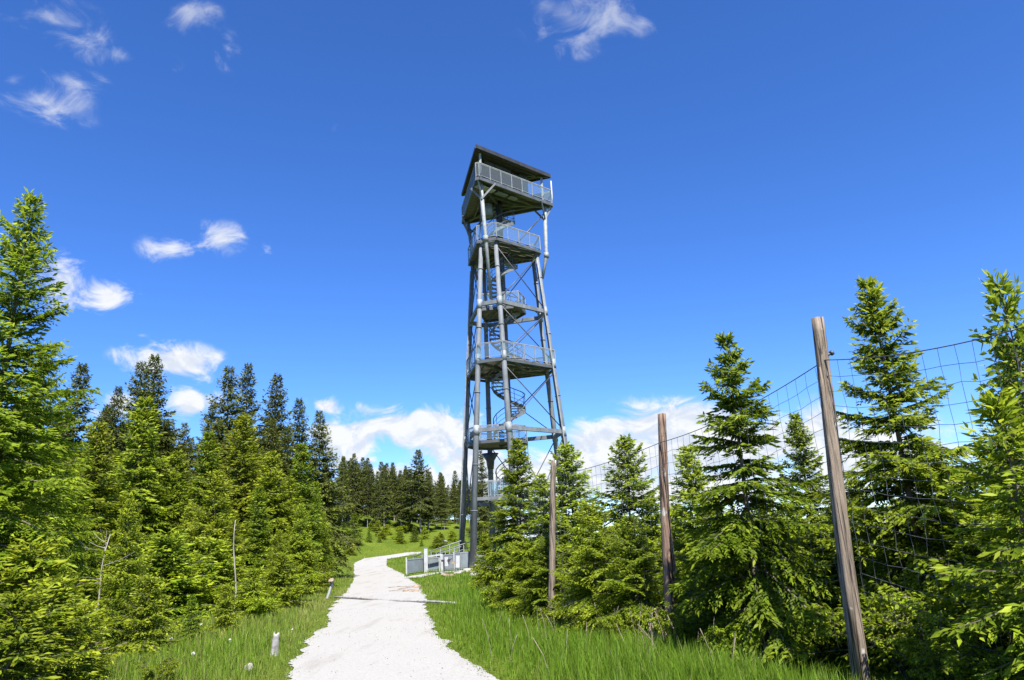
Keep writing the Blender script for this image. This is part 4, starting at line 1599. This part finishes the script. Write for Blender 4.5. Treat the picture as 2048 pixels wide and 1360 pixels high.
a, b2 = g_on(840, 50.0), g_on(938, 47.4)
rp = thing('access_ramp', 'long grey access ramp with handrails climbing to the tower legs', 'ramp', tuple(a))
e = b2 - a
e[2] = .75
d = np.array([e[0], e[1], 0]) / np.hypot(e[0], e[1])
n = np.array([-d[1], d[0], 0])
m = MB()
for s in (-1, 1):
    m.bar(n * s * .62, e + n * s * .62, .07, .22)
deck = m.build('stringer', MT['steel'], rp)
for i in range(22):
    q = e * (i + .5) / 22
    MB().box(q + np.array([0, 0, .06]), (np.linalg.norm(e) / 22 - .02, 1.16, .04), (d, n, (0, 0, 1))).build('deck_plate', MT['grating'], rp)
for s in (-1, 1):
    off = n * s * .66
    MB().tube([off + (0, 0, .85), e + off + (0, 0, .95)], .03, 8).build('handrail', MT['galv'], rp)
    MB().tube([off + (0, 0, .55), e + off + (0, 0, .6)], .022, 6).build('middle_rail', MT['galv'], rp)
    for i in range(6):
        q = e * (i + .1) / 5.3 + off
        MB().bar(q - np.array([0, 0, .3]), q + np.array([0, 0, .88]), .05, .05).build('rail_post', MT['galv'], rp)
for i in range(1, 5):
    q0, q1 = e * (i / 5 + .01), e * ((i + 1) / 5 - .01)
    MB().bar(q0 - n * .70 + np.array([0, 0, .02]), q1 - n * .70 + np.array([0, 0, .02]), .03, .62).build('side_panel', MT['panel_grey'], rp)

q = g_on(967, 45.2)
be = thing('concrete_bench', 'low pale concrete bench slab right of the front tower leg', 'bench', tuple(q))
MB().box((0, 0, .30), (1.0, .4, .08)).build('slab', MT['concrete'], be)
MB().box((0, .02, .13), (.9, .3, .26)).build('plinth', MT['concrete'], be)


# ------------------------------------------------------------------ small things
def hit(px, py, D=None):
    X, Y = px - 1024, 680 - py
    d = AF * FPX + AR * X + AU * Y
    ds = np.linspace(4, 110, 3000)
    P = EYE + d * (ds / d[1])[:, None]
    ok = np.nonzero(P[:, 2] < ground(P[:, 0], P[:, 1]))[0]
    return P[ok[0]] if len(ok) else at(px, py, D or 60)


def rock(name, label, cat, px, py, D, size, mat, seed, squash=.6, group=None, rise=.2):
    rng = np.random.default_rng(seed)
    p = hit(px, py + 4, D) if D > 0 else at(px, py, -D)
    n, m = 7, 10
    ph = rng.uniform(0, 6.28, 8)
    V, F = [], []
    for i in range(n):
        t = pi * i / (n - 1)
        for k in range(m):
            f = 2 * pi * k / m
            x, y, z = sin(t) * cos(f), sin(t) * sin(f), cos(t)
            r = size * (1 + .18 * sin(3 * x + ph[0] + 2 * y) + .14 * sin(4 * z + 3 * y + ph[1]) + (rng.normal(0, .06) if 0 < i < n - 1 else 0))
            V.append((x * r * 1.2, y * r, z * r * squash))
    for i in range(n - 1):
        for k in range(m):
            F.append((i * m + k, (i + 1) * m + k, (i + 1) * m + (k + 1) % m, i * m + (k + 1) % m))
    me = fast_mesh(name, np.array(V), np.array(F), MT[mat])
    o = link(name, me, None, (p[0], p[1], gz(p[0], p[1]) + size * rise))
    o.rotation_euler = (rng.normal(0, .15), rng.normal(0, .15), rng.uniform(0, 6))
    return tag(o, label, cat, group)


rock('rock', 'white rock lying on the grassy bank above the ramp', 'rock', 889, 1082, 70, .27, 'stone', 1, rise=.4)
rock('rock', 'flat pale rock at the edge of the bare soil near the bench', 'rock', 957, 1147, 42.2, .42, 'stone', 2, .4)
rock('rock', 'pale rounded rock behind the front tower leg', 'rock', 960, 1097, 52, .4, 'stone', 3)
for i, (px, py, D, s, mt_, lb) in enumerate([(886, 1147, 43.6, .14, 'stone', 'small pale stone below the turnstile'), (892, 1149, 43.4, .17, 'brownstone', 'brown stone just right of the small pale one below the turnstile'),
                                             (902, 1149, 43.6, .15, 'brownstone', 'rusty stone under the end post of the gate'), (913, 1144, 44.0, .13, 'stone', 'light stone at the foot of the notice board'),
                                             (921, 1142, 44.2, .15, 'stone', 'grey stone between notice board and tower leg')]):
    rock('stone', lb, 'stone', px, py, D, s, mt_, 20 + i)
# debris on the path
for i, (px, py, s, lb, D) in enumerate([(812, 1180, .11, 'brown stone heap lying on the path, left of two others', 29.8), (822, 1181, .09, 'reddish flat stone in the middle of the path debris', 29.6),
                                        (833, 1172, .15, 'upright brown stone on the right path edge', 30.6), (833, 1180, .10, 'brown stone just below the upright one at the path edge', 29.7)]):
    rock('stone', lb, 'stone', px, py, D, s, 'brownstone', 40 + i, .7)
for i, (px, py, L, lb, D) in enumerate([(802, 1171, 1.05, 'thin stick lying across the path, uppermost', 30.8), (820, 1181, .9, 'stick beside the brown stones on the path', 29.6), (803, 1186, .95, 'pale stick on the path below the brown stones', 28.5)]):
    p = at(px, py, D)
    z = gz(p[0], p[1]) + .06
    st = MB().tube([(-L / 2, .03, 0), (-L * .1, -.02, .03), (L / 2, .02, .01)], [.010, .018, .009], 6).build('stick', MT['dead'], None, (p[0], p[1], z))
    st.rotation_euler = (0, 0, -.05)
    tag(st, lb, 'stick')
# the weathered pole laid across the path
pa, pb = at(668, 1197, 26.6), at(912, 1211, 21.4)
pa[2], pb[2] = gz(pa[0], pa[1]) + .07, gz(pb[0], pb[1]) + .07
lg = MB().tube([(0, 0, 0)] + [tuple((pb - pa) * q + np.array([0, 0, .015 * sin(q * 9)])) for q in np.linspace(.1, 1, 9)], [.025] + list(np.linspace(.038, .032, 9)), 9).build('pole', MT['log'], None, tuple(pa))
tag(lg, 'long weathered pole laid across the gravel path as a water bar', 'pole')


def stump(px, py, D, h, r, label, seed, mat='log', lean=(.1, .05)):
    rng = np.random.default_rng(seed)
    p = at(px, py, D)
    z0 = gz(p[0], p[1])
    V, F = [], []
    n, m = 9, 11
    ph = rng.uniform(0, 6, 3)
    top = rng.uniform(.75, 1.15, m)
    for i in range(n):
        q = i / (n - 1)
        for k in range(m):
            th = 2 * pi * k / m
            rr = r * (1.35 - .5 * q ** .5) * (1 + .16 * sin(3 * th + ph[0]) + .1 * sin(5 * th + ph[1] + q * 2))
            zz = h * q * (1 if i < n - 2 else top[k])
            V.append((rr * cos(th) + lean[0] * q * h, rr * sin(th) + lean[1] * q * h, zz - .05))
        if i:
            for k in range(m):
                F.append((i * m - m + k, i * m - m + (k + 1) % m, i * m + (k + 1) % m, i * m + k))
    c = len(V)
    V.append((lean[0] * h, lean[1] * h, h * .72))
    F = [tuple(f) for f in F] + [((n - 1) * m + k, (n - 1) * m + (k + 1) % m, c) for k in range(m)]
    me = bpy.data.meshes.new('stump')
    me.from_pydata(V, [], F)
    me.polygons.foreach_set('use_smooth', [True] * len(F))
    me.materials.append(MT[mat])
    return tag(link('stump', me, None, (p[0], p[1], z0)), label, 'stump')


stump(546, 1312, 12.9, .42, .058, 'grey split tree stump standing in the left grass near the path', 3, lean=(.10, 0))
stump(654, 1197, 27.0, .60, .05, 'thin white birch stump with a mossy top on the left verge', 4, 'white', lean=(.3, 0))
rock('fungus', 'pale bracket fungus capping the thin white stump', 'fungus', 662, 1168, -27.0, .13, 'dead', 60, .5, rise=4.6)
rock('stone', 'white stone in the grass at the bottom left of the path', 'stone', 498, 1340, 11.9, .055, 'stone', 61, 1.0, rise=1.0)


def bare_tree(px0, py0, px1, py1, D, label, seed, r, twigs, name='dead_sapling'):
    rng = np.random.default_rng(seed)
    a, b2 = at(px0, py0, D), at(px1, py1, D)
    z0 = gz(a[0], a[1])
    rt = thing(name, label, 'dead tree', (a[0], a[1], z0))
    o = np.array([a[0], a[1], z0])
    a[2] = min(a[2], z0)
    A, B = a - o, b2 - o
    Pq = lambda q: A + (B - A) * q + np.array([.05 * sin(q * 6), 0, 0])
    MB().tube([Pq(q) for q in np.linspace(0, 1, 8)], list(np.linspace(r, r * .35, 8)), 7).build('trunk', MT['grey_bark'], rt)
    m = MB()
    L = np.linalg.norm(B - A)
    for i in range(twigs):
        q = rng.uniform(.35, 1)
        p = Pq(q)
        d = nrmz(np.array([rng.normal(0, 1), rng.normal(0, .6), rng.uniform(.1, 1.1)]))
        l = L * rng.uniform(.15, .4)
        m.tube([p, p + d * l * .5, p + d * l + np.array([0, 0, .05])], [r * .3, r * .2, .004], 4, cap=False)
    if twigs:
        m.build('twigs', MT['grey_bark'], rt)
    return rt


bare_tree(185, 1190, 222, 1068, 15.2, 'leaning dead sapling with grey bark at the left wood edge', 5, .024, 9)
bare_tree(470, 1165, 472, 1040, 20.2, 'thin dead white stem standing among the left spruces', 6, .026, 0)
bare_tree(1600, 1330, 1490, 1130, 9.9, 'bare dark sapling trunk between the drooping spruce and the nearest post', 7, .03, 9)
# hanging dead boughs under the drooping spruce and brushwood at the left
for (px, py, D, n_, sc, lb, seed) in ((1545, 1310, 9.55, 70, .75, 'brown tangle of dead boughs round the foot of the drooping spruce', 8), (130, 1175, 13.5, 60, .8, 'grey brushwood heap under the tall left spruces', 9),
                                      (1150, 1235, 14.6, 30, .6, 'dry brown twigs beside the farthest fence post', 10), (1320, 1290, 11.2, 40, .5, 'rusty dead twigs below the middle fence post', 12)):
    rng = np.random.default_rng(seed)
    p = at(px, py, D)
    m = MB()
    for i in range(n_):
        a = np.array([rng.normal(0, .22), rng.normal(0, .2), 0]) * sc
        t = np.array([a[0] * .2 + rng.normal(0, .12) * sc, a[1] * .2, rng.uniform(.4, 1.15) * sc])
        if seed == 9:
            t = a + np.array([rng.normal(0, .8), rng.normal(0, .4), rng.uniform(.05, .5)]) * sc
            a = a * 2.4
        m.tube([a, (a + t) / 2 + rng.normal(0, .05, 3), t], [.004, .008, .005], 4, cap=False)
    tag(m.build('dead_branches', MT['dead'], None, (p[0], p[1], gz(p[0], p[1]))), lb, 'dead branches')

# ------------------------------------------------------------------ grass
rng = np.random.default_rng(99)


def grass_field(n, r0, r1, az0, az1, seed):
    rng = np.random.default_rng(seed)
    r = r0 * (r1 / r0) ** rng.random(n)
    az = rng.uniform(az0, az1, n)
    x, y = r * np.sin(az), r * np.cos(az)
    # tufts
    cx, cy = np.round(x / .16) * .16, np.round(y / .16) * .16
    jit = np.sin(cx * 127.1 + cy * 311.7) * 43758.5
    jit = jit - np.floor(jit)
    j2 = np.sin(cx * 269.5 + cy * 183.3) * 28001.8
    j2 = j2 - np.floor(j2)
    near = r < 22
    k = rng.random(n) < .55
    x = np.where(near & k, cx + (jit - .5) * .14 + rng.normal(0, .022, n), x)
    y = np.where(near & k, cy + (j2 - .5) * .14 + rng.normal(0, .022, n), y)
    edge = np.minimum(x - path_l(y), path_r(y) - x)
    on_path = (edge > .06 + .05 * np.sin(y * 3.1) + .09 * rng.random(n) ** 3 - .02) & (y < 70.5)
    # spur, soil and concrete stay bare
    dsp = np.full(n, 9.0)
    for q in np.linspace(0, 1, 14):
        sx_, sy_ = np.interp(q, np.linspace(0, 1, 5), SP[:, 0]), np.interp(q, np.linspace(0, 1, 5), SP[:, 1])
        dsp = np.minimum(dsp, np.hypot(x - sx_, y - sy_))
    bare = (dsp < .5) | ((((x + 2.4) / 1.8) ** 2 + ((y - 43.2) / 1.35) ** 2) < rng.uniform(.7, 1.1, n)) | ((np.hypot(x - TC[0], y - TC[1]) < 4.2) & (rng.random(n) < .75))
    keep = ~(on_path | bare) & (y > .5)
    x, y, r, jit, j2 = x[keep], y[keep], r[keep], jit[keep], j2[keep]
    n = len(x)
    right = x > (path_l(y) + path_r(y)) / 2
    dr = np.where(right, x - path_r(y), path_l(y) - x)
    patch = .5 + .5 * lump(x * .8 + 3, y * .8) / 1.6
    patch2 = .5 + .5 * lump(x * .33 - 5, y * .33 + 2) / 1.6
    verge = sst(dr, 0, .9)
    hr = (.07 + .26 * verge * (.45 + .9 * patch)) * (1 - .35 * sst(y, 14, 30))
    hl = (.06 + .17 * verge * (.5 + .9 * patch)) * (1 - .25 * sst(y, 14, 30))
    h = np.where(right, hr, hl) * rng.uniform(.45, 1.3, n) * (.8 + .4 * jit)
    h = np.where(r > 26, np.maximum(h, .10 + .10 * rng.random(n)), h)
    shade = sst(x - np.interp(y, [3, 7.75, 11.5, 15.4, 20], [4.6, 3.2, 2.05, .6, -1.0]), -.75, .05) * right * (y < 22)
    h = h * (1 - .72 * shade)
    w = (.0032 + .00042 * r) * rng.uniform(.7, 1.4, n)
    z = ground(x, y) - .015
    a = rng.uniform(0, 2 * pi, n)
    lean = rng.normal(0, .30, n) + .12
    ldx, ldy = np.cos(a), np.sin(a)
    sx_, sy_ = -np.sin(a), np.cos(a)
    b = np.stack([x, y, z], -1)
    L = np.stack([ldx, ldy, np.zeros(n)], -1)
    Sd = np.stack([sx_, sy_, np.zeros(n)], -1) * w[:, None]
    U = np.array([0, 0, 1.0])
    hh = h[:, None]
    ln = lean[:, None]
    V = np.stack([b - Sd * .5, b + Sd * .5, b + Sd * .4 + L * hh * ln * .35 + U * hh * .55, b - Sd * .4 + L * hh * ln * .35 + U * hh * .55, b + L * hh * ln * 1.1 + U * hh * (1 - .25 * np.abs(ln))], 1)
    F = np.array([[0, 1, 2], [0, 2, 3], [3, 2, 4]])
    F = (F[None] + (np.arange(n) * 5)[:, None, None]).reshape(-1, 3)
    dry = np.where(right, 0.14 + .26 * patch2, .36 + .46 * patch2) + rng.normal(0, .13, n) + .30 * (1 - verge) * .4
    straw = rng.random(n) < np.where(right, .02 + .10 * sst(patch2, .6, .85), .10 + .24 * sst(patch2, .55, .75))
    dry = np.clip(np.where(straw, .98, np.minimum(dry, .72)), 0, 1)
    C = np.stack([dry, np.clip(.5 + .3 * (jit - .5) + rng.normal(0, .16, n), 0, 1), dry * 0], -1)
    return V.reshape(-1, 3), F, np.repeat(C, 5, 0)


parts = [grass_field(260000, 4.5, 26, radians(-46), radians(42), 1), grass_field(70000, 24, 78, radians(-32), radians(26), 2)]
off = 0
Vs, Fs, Cs = [], [], []
for V, F, C in parts:
    Vs.append(V), Fs.append(F + off), Cs.append(C)
    off += len(V)
tag(link('grass', fast_mesh('grass', np.concatenate(Vs), np.concatenate(Fs), MT['grass'], cols=np.concatenate(Cs))), 'long meadow grass on both sides of the gravel path', 'grass', kind='stuff')

# loose gravel along the path
n = 1300
yq = 6 * (30 / 6) ** rng.random(n)
q = rng.random(n)
q = np.where(rng.random(n) < .5, np.where(q < .5, q * .16, 1 - (1 - q) * .16), q)
xq = path_l(yq) * (1 - q) + path_r(yq) * q
sz = rng.uniform(.004, .013, n)
oct_ = np.array([(1, 0, 0), (0, 1, 0), (-1, 0, 0), (0, -1, 0), (0, 0, .7), (0, 0, -.7)])
F8 = np.array([(0, 1, 4), (1, 2, 4), (2, 3, 4), (3, 0, 4), (1, 0, 5), (2, 1, 5), (3, 2, 5), (0, 3, 5)])
zq = ground(xq, yq) + .014 + .035 * (1 - (2 * q - 1) ** 2) + .002
V = np.stack([xq, yq, zq], -1)[:, None] + oct_[None] * sz[:, None, None] * rng.uniform(.6, 1.3, (n, 6, 1))
F = (F8[None] + (np.arange(n) * 6)[:, None, None]).reshape(-1, 3)
tag(link('gravel', fast_mesh('gravel', V.reshape(-1, 3), F, MT['stone'])), 'loose pale pebbles scattered over the gravel path', 'gravel', kind='stuff')

# tall seeding stalks in the right meadow and white tufts in the left grass
m = MB()
for i in range(46):
    px, py = prng.uniform(930, 1560), prng.uniform(1230, 1356)
    D = prng.uniform(8.4, 14)
    p = at(px, py, D)
    if path_l(p[1]) - .1 < p[0] < path_r(p[1]) + .1:
        continue
    z = gz(p[0], p[1])
    h = prng.uniform(.35, .62)
    lx, ly = prng.gauss(0, .12), prng.gauss(0, .1)
    m.tube([(p[0], p[1], z), (p[0] + lx * .4, p[1] + ly * .4, z + h * .6), (p[0] + lx, p[1] + ly, z + h)], [.0035, .003, .005], 4, cap=False)
tag(m.build('seed_stalks', MT['dead']), 'dry seeding stalks rising out of the meadow grass', 'grass stalks', kind='stuff')
for (px, py, D, r, lb) in ((401, 1250, 17.5, .032, 'white tuft of cotton grass, highest in the left grass'), (459, 1280, 14.6, .024, 'small white tuft of cotton grass near the stump'),
                           (385, 1308, 12.9, .03, 'pale tuft of cotton grass above the round bush'), (341, 1277, 14.8, .025, 'tiny white flower in the left grass'), (583, 1265, 16.0, .02, 'tiny white flower close to the path edge')):
    p = at(px, py, D)
    z0 = gz(p[0], p[1])
    f = thing('cotton_grass', lb, 'flower', (p[0], p[1], z0))
    hgt = max(.12, p[2] - z0)
    MB().tube([(0, 0, 0), (.01, 0, hgt)], .004, 4).build('stem', MT['dead'], f)
    mm_ = MB()
    rg = np.random.default_rng(int(px))
    for _ in range(14):
        d = nrmz(rg.normal(0, 1, 3) + np.array([0, 0, .3]))
        mm_.tube([(.01, 0, hgt), np.array([.01, 0, hgt]) + d * r * 1.1], [r * .12, r * .2], 4)
    mm_.build('tuft', MT['cotton'], f)
